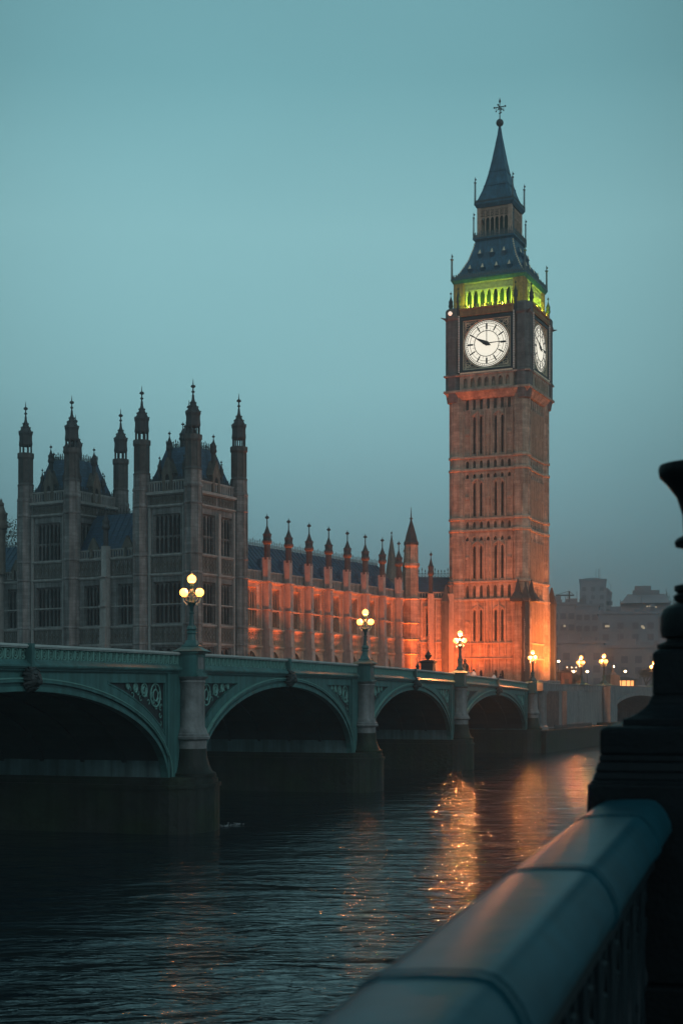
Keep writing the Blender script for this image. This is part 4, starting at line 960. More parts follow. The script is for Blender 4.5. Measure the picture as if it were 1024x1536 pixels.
for sx in (-1, 1):
    for sy in (-1, 1):
        c = (sx*BC2, sy*BC2)
        g.lathe([(1.1, E(44.3)), (1.36, E(45.9)), (1.36, E(48.1)), (1.46, E(48.2)), (1.46, E(48.45)), (1.3, E(48.6)), (1.3, E(56.7)), (1.48, E(56.95)), (1.48, E(57.3)), (1.36, E(57.4)), (1.36, E(58.3)), (1.2, E(58.55))], 8, c)
        for z0 in (50.3, 53.6):
            for k in range(8):
                a_ = k*pi/4
                for s_ in (-1, 1):
                    x, y = c[0]+1.2*cos(a_)-s_*.24*sin(a_), c[1]+1.2*sin(a_)+s_*.24*cos(a_); g.box(x-.06, x+.06, y-.06, y+.06, E(z0), E(z0+.5))
        for k in range(8): a_ = pi/8+k*pi/4; g.tube((c[0]+1.28*cos(a_), c[1]+1.28*sin(a_), E(48.6)), (c[0]+1.28*cos(a_), c[1]+1.28*sin(a_), E(56.8)), .08, n=4)
g.build('clock_stage_buttress', mat('dark_limestone', (.15, .145, .135), .9, noise=.25, nscale=1, streak=.4, brick=(1.1, .42, .012), bump=.35, bscale=3), tw)  # darker limestone than the shaft below
for sx, sy in ((1, -1), (-1, -1), (1, 1), (-1, 1)):
    c = (sx*BC2, sy*BC2)
    for dx, dy in ((.95, -.95), (-.95, .95)) if sx*sy > 0 else ((.95, .95), (-.95, -.95)):
        pinnacle(tw, c[0]+dx, c[1]+dy, E(57.3), E(61.8), .3, soot)
    g = MB(); d = Vector((sx, sy, 0)).normalized()
    p0 = Vector((c[0], c[1], E(56.9)))+d*1.1; g.tube(p0, p0+d*1.2+Vector((0, 0, .25)), .28, .05, 6); g.build('gargoyle', soot, tw)
# --- belfry, lit green
h3 = 5.55; F3 = TFs(h3)
g = MB(); g.taper(0, 0, 4.4, 4.4, E(58.0), E(62.4)); g.build('belfry_core', mat('dark_louvre', (.02, .05, .04), .8), tw)
for fr in F3:
    g = MB(fr); us = [-3.6+1.03*i for i in range(8)]
    for u in us: g.lathe([(.2, E(58.4)), (.17, E(58.7)), (.17, E(61.0)), (.22, E(61.15))], 8, (u, -.25))
    for a, b in zip(us[:-1], us[1:]): g.arch(a+.15, b-.15, E(60.4), E(61.3), -.45, -.08, n=4)
    for u in us: g.box(u-.15, u+.15, -.45, -.081, E(60.9), E(61.3))
    g.box(-3.8, 3.8, -.5, -.2, E(61.3), E(62.5))
    for u in [(-3.6+.515*i) for i in range(15)]: g.torus((u, -.15, E(61.75)), .2, .05, n=8, m=4); g.torus((u+.25, -.15, E(62.15)), .13, .04, n=7, m=4); g.torus((u+.25, -.15, E(61.45)), .1, .035, n=6, m=4)
    g.box(-3.8, 3.8, -.2, -.02, E(62.3), E(62.5))
    g.build('belfry_arcade', mat('belfry_stone', (.50, .48, .30), .8, noise=.3, nscale=2), tw)
g = MB()
for sx in (-1, 1):
    for sy in (-1, 1):
        g.box(min(sx*3.85, sx*h3), max(sx*3.85, sx*h3), min(sy*3.85, sy*h3), max(sy*3.85, sy*h3), E(58.0), E(62.5))
        for k in range(4): 
            g.box(sx*(4.1+.36*k)-.06, sx*(4.1+.36*k)+.06, sy*h3-.06, sy*h3+.06, E(58.3), E(62.4)); g.box(sx*h3-.06, sx*h3+.06, sy*(4.1+.36*k)-.06, sy*(4.1+.36*k)+.06, E(58.3), E(62.4))
g.build('belfry_pier', goldstone, tw)
for i, fr in enumerate(F3):
    for u in (-2.6, 0, 2.6):
        x, y, _ = fr(u, .86, 0); light('belfry_light', 'POINT', (x, y, E(58.55)), (.60, 1, .04), 440, tw, .12)
# --- roofs
g = MB(); g.taper(0, 0, 5.62, 5.85, E(62.45), E(62.9)); g.taper(0, 0, 5.9, 5.9, E(62.9), E(63.15))
def roofs(mb, lst):
    for (z0, a), (z1, b) in zip(lst[:-1], lst[1:]): mb.taper(0, 0, a, b, E(z0), E(z1))
roofs(g, [(63.15, 5.6), (64.4, 4.75), (66.4, 3.75), (68.2, 3.2), (69.3, 2.98)])
g.taper(0, 0, 2.98, 3.25, E(69.3), E(69.6)); g.taper(0, 0, 3.28, 3.28, E(69.6), E(69.8))
g.build('lower_roof', slate_t, tw)
def rh(z): # half width of the lower roof at height z
    L_ = [(63.15, 5.6), (64.4, 4.75), (66.4, 3.75), (68.2, 3.2), (69.3, 2.98)]
    for (z0, a), (z1, b) in zip(L_[:-1], L_[1:]):
        if z0 <= z <= z1: return a+(b-a)*(z-z0)/(z1-z0)
    return 2.98
for i in range(4):
    for z, us in ((64.3, (-3.1, -1.1, 1.1, 3.1)), (66.8, (-1.9, 0, 1.9))):
        fr = TFs(rh(z))[i]
        for u in us:
            g = MB(fr); g.hexa([(u-.12, -.6, E(z-.6)), (u+.12, -.6, E(z-.6)), (u+.12, .02, E(z-.5)), (u-.12, .02, E(z-.5)), (u-.42, -.9, E(z+.3)), (u+.42, -.9, E(z+.3)), (u+.42, .42, E(z+.3)), (u-.42, .42, E(z+.3))])
            g.taper(u, -.1, .45, .04, E(z+.3), E(z+1.25), .5, .04)
            d_ = g.build('lucarne', slate_t, tw)
            g = MB(fr); g.hexa([(u-.22, .3, E(z+.34)), (u+.22, .3, E(z+.34)), (u+.22, .44, E(z+.34)), (u-.22, .44, E(z+.34)), (u-.03, .2, E(z+.95)), (u+.03, .2, E(z+.95)), (u+.03, .3, E(z+.95)), (u-.03, .3, E(z+.95))]); g.build('gilt_gable', gilt, d_)
g = MB()
for fr in TFs(5.82): g.fr = fr; cresting(g, -5.75, 5.75, E(63.15), .55, .34, t=.09)
for fr in TFs(3.22): g.fr = fr; cresting(g, -3.15, 3.15, E(69.8), .8, .3, t=.09)
g.build('roof_balustrade', mat('pewter_iron', (.12, .15, .16), .5, metal=.4, noise=.3, nscale=4), tw)
g = MB()                                        # crockets up the hips
for sx in (-1, 1):
    for sy in (-1, 1):
        for k in range(16):
            z = 63.4+k*.37; q = rh(z); g.ball((sx*q, sy*q, E(z)), .14, 5, 4)
g.build('crocket', gilt, tw)
# lantern
h4 = 2.75; g = MB()
for sx in (-1, 1):
    for sy in (-1, 1): g.box(min(sx*2.2, sx*h4), max(sx*2.2, sx*h4), min(sy*2.2, sy*h4), max(sy*2.2, sy*h4), E(69.8), E(74.5))
for fr in TFs(h4):
    g.fr = fr; us = [-2.2+.733*i for i in range(7)]
    for u in us: g.box(u-.07, u+.07, -.3, -.1, E(69.8), E(73.0))
    for a, b in zip(us[:-1], us[1:]): g.arch(a, b, E(72.2), E(73.1), -.28, -.12, n=3)
    g.box(-2.2, 2.2, -.3, -.15, E(74.2), E(74.5)); g.box(-2.2, 2.2, -.2, -.1, E(73.7), E(73.78)); g.box(-2.2, 2.2, -.2, -.1, E(72.95), E(73.1))
    for u in us: g.box(u-.05, u+.05, -.25, -.1, E(73.0), E(74.3))
    for k in range(12): g.torus((-2.0+.366*k, -.12, E(73.4)), .15, .05, n=7, m=4); g.torus((-2.0+.366*k, -.12, E(74.0)), .14, .05, n=7, m=4)
g.build('lantern', mat('lantern_gilding', (.46, .31, .22), .6, metal=.1, noise=.35, nscale=3), tw)
g = MB(); g.taper(0, 0, 1.9, 1.9, E(69.8), E(74.5)); g.build('lantern_core', mat('dark_louvre', (.02, .05, .04), .8), tw)
g = MB(); g.taper(0, 0, 2.82, 3.08, E(74.5), E(74.95)); g.taper(0, 0, 3.12, 3.12, E(74.95), E(75.25))
SPL = [(75.25, 2.9), (76.2, 2.48), (77.4, 2.05), (78.8, 1.65), (80.4, 1.27), (82.6, .86), (84.8, .5), (86.4, .24), (87.5, .12)]
roofs(g, SPL)
for z, q in ((78.0, 1.93), (80.3, 1.34)): g.taper(0, 0, q+.03, q+.03, E(z), E(z+.12))
for sx in (-1, 1):
    for sy in (-1, 1):
        for (z0, a), (z1, b) in zip(SPL[:-1], SPL[1:]): g.tube((sx*a, sy*a, E(z0)), (sx*b, sy*b, E(z1)), .07, .05, 5)
g.build('spire', slate_t, tw)
g = MB()
for fr in TFs(3.06): g.fr = fr; cresting(g, -3.0, 3.0, E(75.25), .3, .3)
g.build('spire_cresting', iron, tw)
g = MB(); g.ball((0, 0, E(88.15)), .58, 16, 10); g.lathe([(.12, E(87.3)), (.2, E(87.6))], 8); g.build('orb', bronze, tw, smooth=True)
g = MB(); g.lathe([(.1, E(88.6)), (.07, E(89.5)), (.2, E(89.6)), (.06, E(89.7)), (.06, E(91.2)), (.18, E(91.4)), (.02, E(92.0))], 8)
for a_ in (0, pi/2):
    c_, s_ = cos(a_), sin(a_); g.tube((-.85*c_, -.85*s_, E(90.6)), (.85*c_, .85*s_, E(90.6)), .06)
    for s2 in (-1, 1): g.ball((s2*.88*c_, s2*.88*s_, E(90.6)), .15, 6, 5); g.torus((s2*.45*c_, s2*.45*s_, E(90.35)), .2, .035, axis='y' if a_ == 0 else 'x', n=9, m=4); g.ball((s2*.6*c_, s2*.6*s_, E(90.0)), .12, 6, 5)
g.build('cross_finial', bronze, tw)
def rod(x, y, z0, z1, r=.07):
    g = MB(); g.lathe([(r*1.3, z0), (r, z1-1.0), (r*2.6, z1-.9), (r*2.6, z1-.75), (r*.8, z1-.7), (r*.6, z1)], 6, (x, y))
    for k in range(3): a_ = k*2.1; g.tube((x+.16*cos(a_), y+.16*sin(a_), z0), (x+.14*cos(a_), y+.14*sin(a_), z1-.95), .025, n=4)
    g.ball((x+.08, y, z1-.35), .16, 6, 5); g.build('iron_finial', mat('pewter_iron', (.12, .15, .16), .5), tw)
for sx in (-1, 1):
    for sy in (-1, 1): rod(sx*5.75, sy*5.75, E(63.1), E(67.0), .10); rod(sx*2.98, sy*2.98, E(75.2), E(79.2), .075); rod(sx*3.15, sy*3.15, E(69.8), E(73.8), .06)
g = MB(); x, y, _ = F2[0](-5.3, .1, 0); g.ball((x-.1, y-.75, E(57.55)), .32, 10, 8); g.build('gallery_lantern', mat('gallery_lamp', (.8, .7, .6), .4, emit=(1, .75, .6), estr=.9), tw)

# ================================================================== FLOODLIGHTS
OR = (1, .135, .018); fl_n = 0
def flood(loc, target, energy, spot, label, col=OR, size=.5):
    o = thing('floodlight', label, 'floodlight', loc, 0, group='floodlights aimed up at the palace and clock tower')
    d = (Vector(target)-Vector(loc)); rz = math.atan2(d.y, d.x); o.rotation_euler = (0, 0, rz)
    g = MB(); g.box(-.2, .2, -.3, .3, 0, .08); g.box(-.05, .05, -.3, -.26, .08, .4); g.box(-.05, .05, .26, .3, .08, .4); g.build('bracket', iron, o)
    g = MB(); g.hexa([(-.2, -.25, .2), (.12, -.25, .12), (.12, .25, .12), (-.2, .25, .2), (-.12, -.25, .5), (.2, -.25, .42), (.2, .25, .42), (-.12, .25, .5)]); g.build('housing', blackiron, o)
    light('flood_lamp', 'SPOT', (.1, 0, .62), col, energy, o, size, (sqrt(d.x**2+d.y**2), 0, d.z), spot, .8)
def TWp(x, y, z): c_, s_ = cos(-TH), sin(-TH); return (TCX+x*c_-y*s_, TCY+x*s_+y*c_, z)
for u in (-3.4, 0.2, 3.6):
    flood(TWp(u, -h-5.5, E(.6)), TWp(u, -h, E(17)), 3000, 110, 'floodlight on the pavement in front of the clock tower')
flood(TWp(0, -h-9, E(.6)), TWp(0, -h, E(26)), 9500, 52, 'narrow-beam floodlight farther out before the clock tower', (1, .22, .10))
for v in (-3, 2.5):
    flood(TWp(h+3.2, v, E(.6)), TWp(h, v, E(17)), 15000, 100, 'floodlight by the right-hand foot of the clock tower', (1, .19, .018))
for k, (a, b) in enumerate(zip(edges[:-1], edges[1:])):
    u = (a+b)/2; x, y, _ = WF(u, 1.5, 0); X1, Y1 = PW(x, y); x2, y2, _ = WF(u, 0, 0); X2, Y2 = PW(x2, y2)
    flood((X1, Y1, E(.6)), (X1+(X1-X2)*.5, Y1+(Y1-Y2)*.5, E(13.5)), 36000, 37, 'floodlight at the foot of the palace wing between two buttresses')
flood((12.5, 209.5, E(.6)), (13.2, 215.6, E(8)), 4200, 110, 'floodlight on the ground before the block beside the clock tower')
flood((17.0, 208.5, E(.6)), (16.5, 215.6, E(9)), 4200, 110, 'floodlight on the ground between the end block and the clock tower')

# ================================================================== FOREGROUND BALUSTRADE AND LAMP PEDESTAL
RD = Vector((.3057, 1, .0202)); RL = RD.length
fg = thing('foreground_balustrade', 'dark teal painted balustrade with broad glossy handrail running away at lower right', 'balustrade', (-.69, 0, E(-.555)), 0)
ux = Vector((RD.y, -RD.x, 0)).normalized()   # to the right of the rail
def RP(t_, s, z): p = RD*t_ + ux*s; return (p.x, p.y, p.z+z)
prof = [(-.03, -.20), (-.066, -.15), (-.078, -.10), (-.074, -.055), (-.052, -.02), (-.015, -.004), (.06, .002), (.15, .004), (.178, -.001), (.2, -.018), (.224, -.05), (.242, -.09), (.246, -.125), (.232, -.15), (.2, -.165), (.19, -.20)]
def railseg(t0, t1, grow=0, name='handrail', m=railpaint, n=1):
    g = MB(); k = len(prof); cx_, cz_ = .115, -.08; ts = [t0+(t1-t0)*i/n for i in range(n+1)]
    for t_ in ts:
        for s, z in prof:
            L_ = sqrt((s-cx_)**2+(z-cz_)**2); g.v.append(RP(t_, s+(s-cx_)/L_*grow, z+(z-cz_)/L_*grow))
    for j in range(n):
        for i in range(k): i2 = (i+1) % k; g.f.append((j*k+i, j*k+i2, (j+1)*k+i2, (j+1)*k+i))
    g.f.append(tuple(range(k))); g.f.append(tuple(range((n+1)*k-1, n*k-1, -1)))
    return g.build(name, m, fg, smooth=True)
joints = [1.25, 2.58, 3.93, 5.30]
ts = [-.6]+joints+[6.4]
for a, b in zip(ts[:-1], ts[1:]): railseg(a+.018, b-.018)
for j in joints: railseg(j-.034, j-.010, .007, 'joint_collar'); railseg(j-.0101, j+.0101, -.006, 'joint_collar', blackiron); railseg(j+.010, j+.034, .007, 'joint_collar')
g = MB(); g.v += [RP(-.6, .055, -.19), RP(6.4, .055, -.19), RP(6.4, .175, -.19), RP(-.6, .175, -.19), RP(-.6, .055, -.28), RP(6.4, .055, -.28), RP(6.4, .175, -.28), RP(-.6, .175, -.28)]
g.f += [(0, 1, 2, 3), (7, 6, 5, 4), (0, 4, 5, 1), (1, 5, 6, 2), (2, 6, 7, 3), (3, 7, 4, 0)]; g.build('top_beam', mat('baluster_paint', (.008, .016, .02), .45, spec=.12), fg)
def slab(s0_, s1_, z0_, z1_, nm, m):
    g = MB(); q = [(s0_, z0_), (s1_, z0_), (s1_, z1_), (s0_, z1_)]; g.v += [RP(-.6, *p) for p in q]+[RP(6.4, *p) for p in q]
    g.f += [(0, 1, 2, 3), (7, 6, 5, 4), (0, 4, 5, 1), (1, 5, 6, 2), (2, 6, 7, 3), (3, 7, 4, 0)]; return g.build(nm, m, fg)
slab(.085, .10, -.98, -.28, 'backing_panel', blackiron); slab(.03, .21, -1.12, -.98, 'bottom_beam', blackiron)
for i in range(20):
    t0 = -.4+i*.34; g = MB()
    for e_, R_ in ((2.2, .115), (2.1, .07)):
        n = 20
        P = [RP(t0+.17+R_*cos(2*pi*k/n)/RL, .135, -.63+R_*e_*sin(2*pi*k/n)) for k in range(n)]
        for k in range(n): g.tube(P[k], P[(k+1) % n], .014, .014, 5)
    g.tube(RP(t0, .135, -.28), RP(t0, .135, -.98), .02, .02, 6); g.tube(RP(t0+.17, .135, -.28), RP(t0+.17, .135, -.38), .014, .014, 5); g.tube(RP(t0+.17, .135, -.88), RP(t0+.17, .135, -.98), .014, .014, 5)
    g.build('baluster_ring', mat('baluster_paint', (.008, .016, .02), .45, spec=.12), fg)
# the pavement on our side of the balustrade
g = MB(); P = [(-2.6, -3), (.2, -.4), (3.2, 9.2), (10, 9.2), (10, -6), (-2.6, -6)]
P = [(-.69-1.2+.1, -4), (-.69+.3057*9+.12, 9), (12, 9), (12, -6)]
g.prism(P, E(-1.9), E(-1.62)); tag(g.build('foreground_pavement', paving), 'pavement on the near side of the balustrade', kind='structure')
lp = thing('lamp_pedestal', 'black cast iron lamp standard on a broad stepped pedestal at the right edge', 'lamp standard', (1.605, 6.3, E(0)), -radians(14.5))
pm = mat('pedestal_paint', (.004, .007, .009), .5, spec=.12, noise=.3, nscale=6, bump=.12, bscale=45)
def sq(parts, nm, m=pm, bev=.008):
    g = MB()
    for a, b, z0, z1 in parts: g.taper(0, 0, a, b, z0, z1)
    o = g.build(nm, m, lp); md = o.modifiers.new('b', 'BEVEL'); md.width = bev; md.segments = 2; md.limit_method = 'ANGLE'; return o
sq([(.53, .53, -1.62, -1.2), (.475, .475, -1.2, -.37)], 'plinth', pm, .012)
sq([(.465, .455, -.37, -.355), (.455, .44, -.355, -.32), (.445, .43, -.32, -.28), (.43, .425, -.28, -.25), (.425, .425, -.25, -.145), (.425, .40, -.145, -.13)], 'base_block')
sq([(.335, .335, -.13, -.10), (.325, .29, -.10, -.085), (.29, .255, -.085, -.06), (.255, .232, -.06, -.035), (.232, .222, -.035, -.012), (.222, .218, -.012, .0)], 'flared_foot', pm, .003)
sq([(.216, .216, .0, .185), (.216, .19, .185, .20)], 'shaft_block')
g = MB(); g.lathe([(.19, .2), (.205, .21), (.205, .225), (.165, .24), (.162, .25), (.185, .258), (.19, .29), (.19, .35), (.18, .38), (.15, .40), (.11, .41), (.13, .42), (.135, .44), (.115, .455), (.13, .465), (.13, .485), (.07, .50), (.062, .56), (.06, .63), (.08, .65), (.125, .66), (.13, .68), (.12, .695), (.09, .71), (.095, .80), (.12, .88), (.165, .94), (.195, .97), (.20, 1.0), (.195, 1.02), (.12, 1.03), (.05, 1.04)], 32)
g.build('baluster_shaft', pm, lp, smooth=True)

# ================================================================== THINGS ON THE BRIDGE AND BANK
def person(label, loc, rz, coat, hh=1.72, lean=0, arm=.2):
    s_ = hh/1.72
    o = thing('person', label, 'person', loc, rz)
    me = bpy.data.meshes.new('body'); V = [(0, 0, .95), (0, 0, 1.15), (0, lean*.3, 1.38), (0, lean*.4, 1.5), (0, lean*.45, 1.58), (0, lean*.5, 1.68),
        (.10, 0, .88), (.11, .06, .48), (.11, -.02, .08), (.11, .12, .03), (-.10, 0, .88), (-.11, -.1, .5), (-.12, -.2, .1), (-.12, -.08, .03),
        (.18, lean*.35, 1.38), (.23, arm*.3, 1.1), (.22, arm, .88), (.22, arm+.06, .8), (-.18, lean*.35, 1.38), (-.23, -.02, 1.1), (-.22, .1, .86), (-.22, .13, .78)]
    Ed = [(0, 1), (1, 2), (2, 3), (3, 4), (4, 5), (0, 6), (6, 7), (7, 8), (8, 9), (0, 10), (10, 11), (11, 12), (12, 13), (2, 14), (14, 15), (15, 16), (16, 17), (2, 18), (18, 19), (19, 20), (20, 21)]
    Rr = [.15, .14, .15, .06, .085, .085, .095, .065, .045, .04, .095, .065, .045, .04, .06, .05, .035, .04, .06, .05, .035, .04]
    me.from_pydata([(x*s_, y*s_, z*s_) for x, y, z in V], Ed, []); me.materials.append(coat)
    bo = bpy.data.objects.new('body', me); COL.objects.link(bo); bo.parent = o
    md = bo.modifiers.new('skin', 'SKIN'); 
    for i, r in enumerate(Rr): me.skin_vertices[0].data[i].radius = (r*s_, r*s_*.85)
    me.skin_vertices[0].data[0].use_root = True
    bo.modifiers.new('sub', 'SUBSURF').levels = 1
    g = MB(); g.lathe([(.25, .72), (.235, .95), (.20, 1.15), (.215, 1.36), (.12, 1.46), (.07, 1.49)], 10, sx=s_, sy=.72*s_); c = g.build('coat', coat, o, smooth=True); c.scale = (1, 1, s_)
    g = MB(); g.ball((0, lean*.5, 1.62), .098, 10, 8, 1.2); g.tube((0, .09+lean*.5, 1.62), (0, .125+lean*.5, 1.60), .02, .012, 4); hd = g.build('head', skin, o, smooth=True); hd.scale = (s_, s_, s_)
    g = MB(); g.ball((0, lean*.5-.02, 1.66), .108, 10, 8, 1.0); hr = g.build('hair', hairm, o, smooth=True); hr.scale = (s_, s_, s_)
    return o
def fz(x): return T(x)-1.1
def bxp(p, y):   # bridge x where the object at depth y behind the face stands on column p
    q = (p-512)/2133; ox, oy = BO[0]-y*DY, BO[1]+y*DX; return (q*oy-ox)/(DX-q*DY)
person('person in a long pale coat walking just right of the third bridge lamp', BW(bxp(702, 1.3), 1.3, fz(bxp(702, 1.3))), BR+1.2, coats[1], 1.78)
person('person in a white coat, second walker right of the third bridge lamp', BW(bxp(710, 1.2), 1.2, fz(bxp(710, 1.2))), BR-1.7, coats[2], 1.9)
person('person in white near the middle of the clock tower foot, on the bridge footway', BW(bxp(740.5, 1.2), 1.2, fz(bxp(740.5, 1.2))), BR+1.7, coats[2], 1.8)
person('person in a dark coat on the bridge footway left of the black tower corner', BW(bxp(750, 1.1), 1.1, fz(bxp(750, 1.1))), BR-1.3, coats[0], 1.84)
person('person in a dark coat by the stone railing, right of the clock tower', (*SW(5.5, -1.2), LZ+.55), .6, coats[0], 1.7)

# bronze draped figure standing beside the third lamp
def draped(label, loc, s, m, group=None, arms=True, nm='statue'):
    o = thing(nm, label, 'statue', loc, .4)
    g = MB(); g.lathe([(.30, 0), (.31, .1), (.26, .3), (.28, .7), (.22, 1.0), (.20, 1.2), (.27, 1.42), (.22, 1.55), (.09, 1.62), (.08, 1.68)], 12, sx=s, sy=s*.8)
    for k in range(7): a_ = k*.9; g.tube((.27*s*cos(a_), .22*s*sin(a_), .05), (.2*s*cos(a_+.3), .16*s*sin(a_+.3), 1.15), .05*s, .03*s, 5)
    if arms:
        g.tube((.24*s, 0, 1.45), (.36*s, .08*s, 1.12), .075*s, .06*s, 7); g.tube((.36*s, .08*s, 1.12), (.12*s, .25*s, 1.02), .06*s, .045*s, 7)
        g.tube((-.24*s, 0, 1.45), (-.34*s, .06*s, 1.1), .075*s, .06*s, 7); g.tube((-.34*s, .06*s, 1.1), (-.2*s, .2*s, .85), .06*s, .045*s, 7)
    b_ = g.build('figure', m, o, smooth=True); b_.scale = (1, 1, s)
    g = MB(); g.ball((0, .03, 1.80), .13*s, 10, 8, 1.2); g.tube((0, .13*s, 1.79), (0, .18*s, 1.77), .025, .015, 4); hd = g.build('head', m, o, smooth=True); hd.scale = (1, 1, s)
    return o
px = bxp(697, 1.0); st = draped('dark bronze statue standing upright just right of the third bridge lamp', BW(px, 1.0, T(px)-.75), 1.28, bronze); 
g = MB(); g.box(-.5, .5, -.5, .5, -.35, 0); g.build('plinth', granite, st)
st2 = draped('small weathered teal figure standing on the base of the third pier', BW(PIERS[4]+1.35, -.55, E(-4.45)), 1.12, mat('verdigris', (.08, .15, .17), .6, noise=.4, nscale=5, streak=.4), arms=True)
# urn pedestal
px = bxp(642, 1.5); ur = thing('urn_pedestal', 'dark square pedestal topped with an urn, standing behind the parapet before the orange block', 'monument', BW(px, 1.5, fz(px)), BR)
g = MB(); g.taper(0, 0, .72, .72, 0, .25); g.taper(0, 0, .60, .60, .25, 1.95); g.taper(0, 0, .62, .72, 1.95, 2.05); g.taper(0, 0, .76, .76, 2.05, 2.17); g.taper(0, 0, .7, .3, 2.17, 2.3)
g.build('pedestal', blackiron, ur)
g = MB(); g.lathe([(.2, 2.25), (.12, 2.38), (.18, 2.45), (.32, 2.6), (.36, 2.72), (.3, 2.78), (.22, 2.86), (.2, 2.98), (.12, 3.06), (.06, 3.1), (.09, 3.16), (.02, 3.25)], 12)
for k in range(8): a_ = k*pi/4; g.ball((.3*cos(a_), .3*sin(a_), 2.75), .08, 6, 4)
g.build('urn', bronze, ur)
px = bxp(626, .6); bl = thing('finial_post', 'short black finial post left of the urn pedestal on the bridge', 'post', BW(px, .6, T(px)), BR)
g = MB(); g.lathe([(.14, -1.0), (.14, .05), (.2, .1), (.12, .2), (.19, .32), (.1, .45), (.02, .75)], 10); g.build('post', blackiron, bl)

# three-globe lamps and single lamps along the far approach
def seg_at(pxl):           # s along the approach wall where the photograph column pxl meets it
    q = (pxl-512)/2133; return (q*A0[1]-A0[0])/(SU[0]-q*SU[1])
s5, s6, s7 = seg_at(873), seg_at(907), seg_at(981)
for s_, lab, sc in ((s5, 'first lamp standard on the stone approach wall right of the clock tower', 1.02), (s6, 'second lamp standard on the stone approach, between the tall tower block and the stepped building', 1.18), (s7, 'farthest triple lamp standard, close to the black pedestal', 1.15)):
    dup(L4, (*SW(s_, -.2), ST), .5, lab, (sc, sc, sc))
def post_lamp(label, pxl, y, Z, hh=6.5):
    X = (pxl-512)/2133*Z; z = (1043-y)/2133*Z; o = thing('street_lamp', label, 'street lamp', (X, Z, LZ), 0, group='single-head street lamps beyond the bridge')
    top = E(z)-LZ
    g = MB(); g.lathe([(.14, 0), (.12, .8), (.07, 1.0), (.05, top-.3), (.12, top-.25)], 8); g.build('post', iron, o)
    g = MB(); g.ball((0, 0, top), .21*Z/240, 12, 8, .7); g.build('lamp_head', globe_far, o, smooth=True)
    g = MB(); g.lathe([(.34*Z/240, top+.2), (.2, top+.3), (.02, top+.4)], 8); g.build('hood', iron, o)
for a in (('single street lamp standing immediately right of the clock tower', 837, 992, 225), ('low street lamp just left of the first approach lamp', 860, 1007.5, 250), ('street lamp with white light right of the first approach lamp', 880, 1007.5, 262), ('small street lamp above the lit kiosk', 937, 1007, 330), ('thin-topped street lamp beside the dark obelisk', 919, 1000, 300)): post_lamp(*a)
# small things on the bank
def at(pxl, Z, z=LZ): return ((pxl-512)/2133*Z, Z, z)
hut = thing('service_hut', 'dark boxy hut beneath the single street lamp right of the clock tower', 'hut', at(846, 232), .2)
g = MB(); g.box(-.95, .95, -.9, .9, 0, 3.1); g.build('walls', brickm, hut)
g = MB(); g.taper(0, 0, 1.05, 1.05, 3.1, 3.25); g.taper(0, 0, .95, .5, 3.25, 3.6); g.build('roof', blackiron, hut)
g = MB(); g.box(-.35, .35, -.96, -.9, 0, 2.1); g.build('door', iron, hut)
ob = thing('obelisk', 'dark stone block monument with slim finial left of the lit kiosk', 'monument', at(918, 285), .3)
g = MB(); g.taper(0, 0, 1.15, 1.0, 0, 3.3); g.taper(0, 0, 1.1, 1.1, 3.3, 3.5); g.taper(0, 0, .8, .3, 3.5, 4.1); g.taper(0, 0, .3, .12, 4.1, 5.4); g.ball((0, 0, 5.5), .2, 8, 6); g.build('pedestal', sootmid, ob)
ki = thing('kiosk', 'small kiosk glowing orange behind the far parapet', 'kiosk', at(934, 300), .35)
g = MB(); g.box(-2.3, 2.3, -1.2, 1.2, 0, .9); g.box(-2.3, -2.1, -1.2, 1.2, .9, 2.6); g.box(2.1, 2.3, -1.2, 1.2, .9, 2.6); g.box(-2.1, 2.1, 1.0, 1.2, .9, 2.6)
for u in (-1.1, 0, 1.1): g.box(u-.06, u+.06, -1.2, -1.1, .9, 2.6)
g.build('frame', iron, ki)
g = MB(); g.box(-2.1, 2.1, -.6, -.55, .95, 2.55); g.build('lit_window', kioskl, ki)
g = MB(); g.taper(0, 0, 2.6, 2.4, 2.6, 2.8, 1.6, 1.4); g.taper(0, 0, 2.2, .6, 2.8, 3.4, 1.3, .2); g.build('roof', blackiron, ki)
def car(label, loc, rz, m, van=False):
    o = thing('parked_car', label, 'car', loc, rz, group='vehicles on the far road')
    hh = 1.45 if not van else 2.2
    g = MB(); P = [(-2.1, .35), (-2.15, .8), (-1.9, .95), (-1.45, 1.0), (-.95, hh), (.75, hh), (1.3, 1.0), (2.0, .85), (2.15, .6), (2.1, .35)]
    n = len(P); g.v += [(x, -.85, z) for x, z in P]+[(x, .85, z) for x, z in P]; g.f += [tuple(range(n)), tuple(range(2*n-1, n-1, -1))]+[(i, (i+1) % n, n+(i+1) % n, n+i) for i in range(n)]
    b_ = g.build('body', m, o); md = b_.modifiers.new('b', 'BEVEL'); md.width = .06; md.segments = 2
    g = MB(); g.hexa([(-1.25, -.87, 1.02), (1.1, -.87, 1.02), (1.1, .87, 1.02), (-1.25, .87, 1.02), (-.9, -.86, hh-.1), (.7, -.86, hh-.1), (.7, .86, hh-.1), (-.9, .86, hh-.1)]); g.build('side_window', glass, o)
    for x in (-1.35, 1.35):
        for y in (-.8, .8): g = MB(); g.tube((x, y-.1, .33), (x, y+.1, .33), .33, .33, 14); w_ = g.build('wheel', rubber, o); g = MB(); g.tube((x, y-.11, .33), (x, y+.11, .33), .18, .18, 10); g.build('rim', carpaint[2], w_)
    for y in (-.6, .6):
        g = MB(); g.box(2.08, 2.2, y-.16, y+.16, .6, .78); g.build('headlight', headl, o); g = MB(); g.box(-2.2, -2.08, y-.14, y+.14, .62, .8); g.build('taillight', taill, o)
RZ2 = ST-1.0
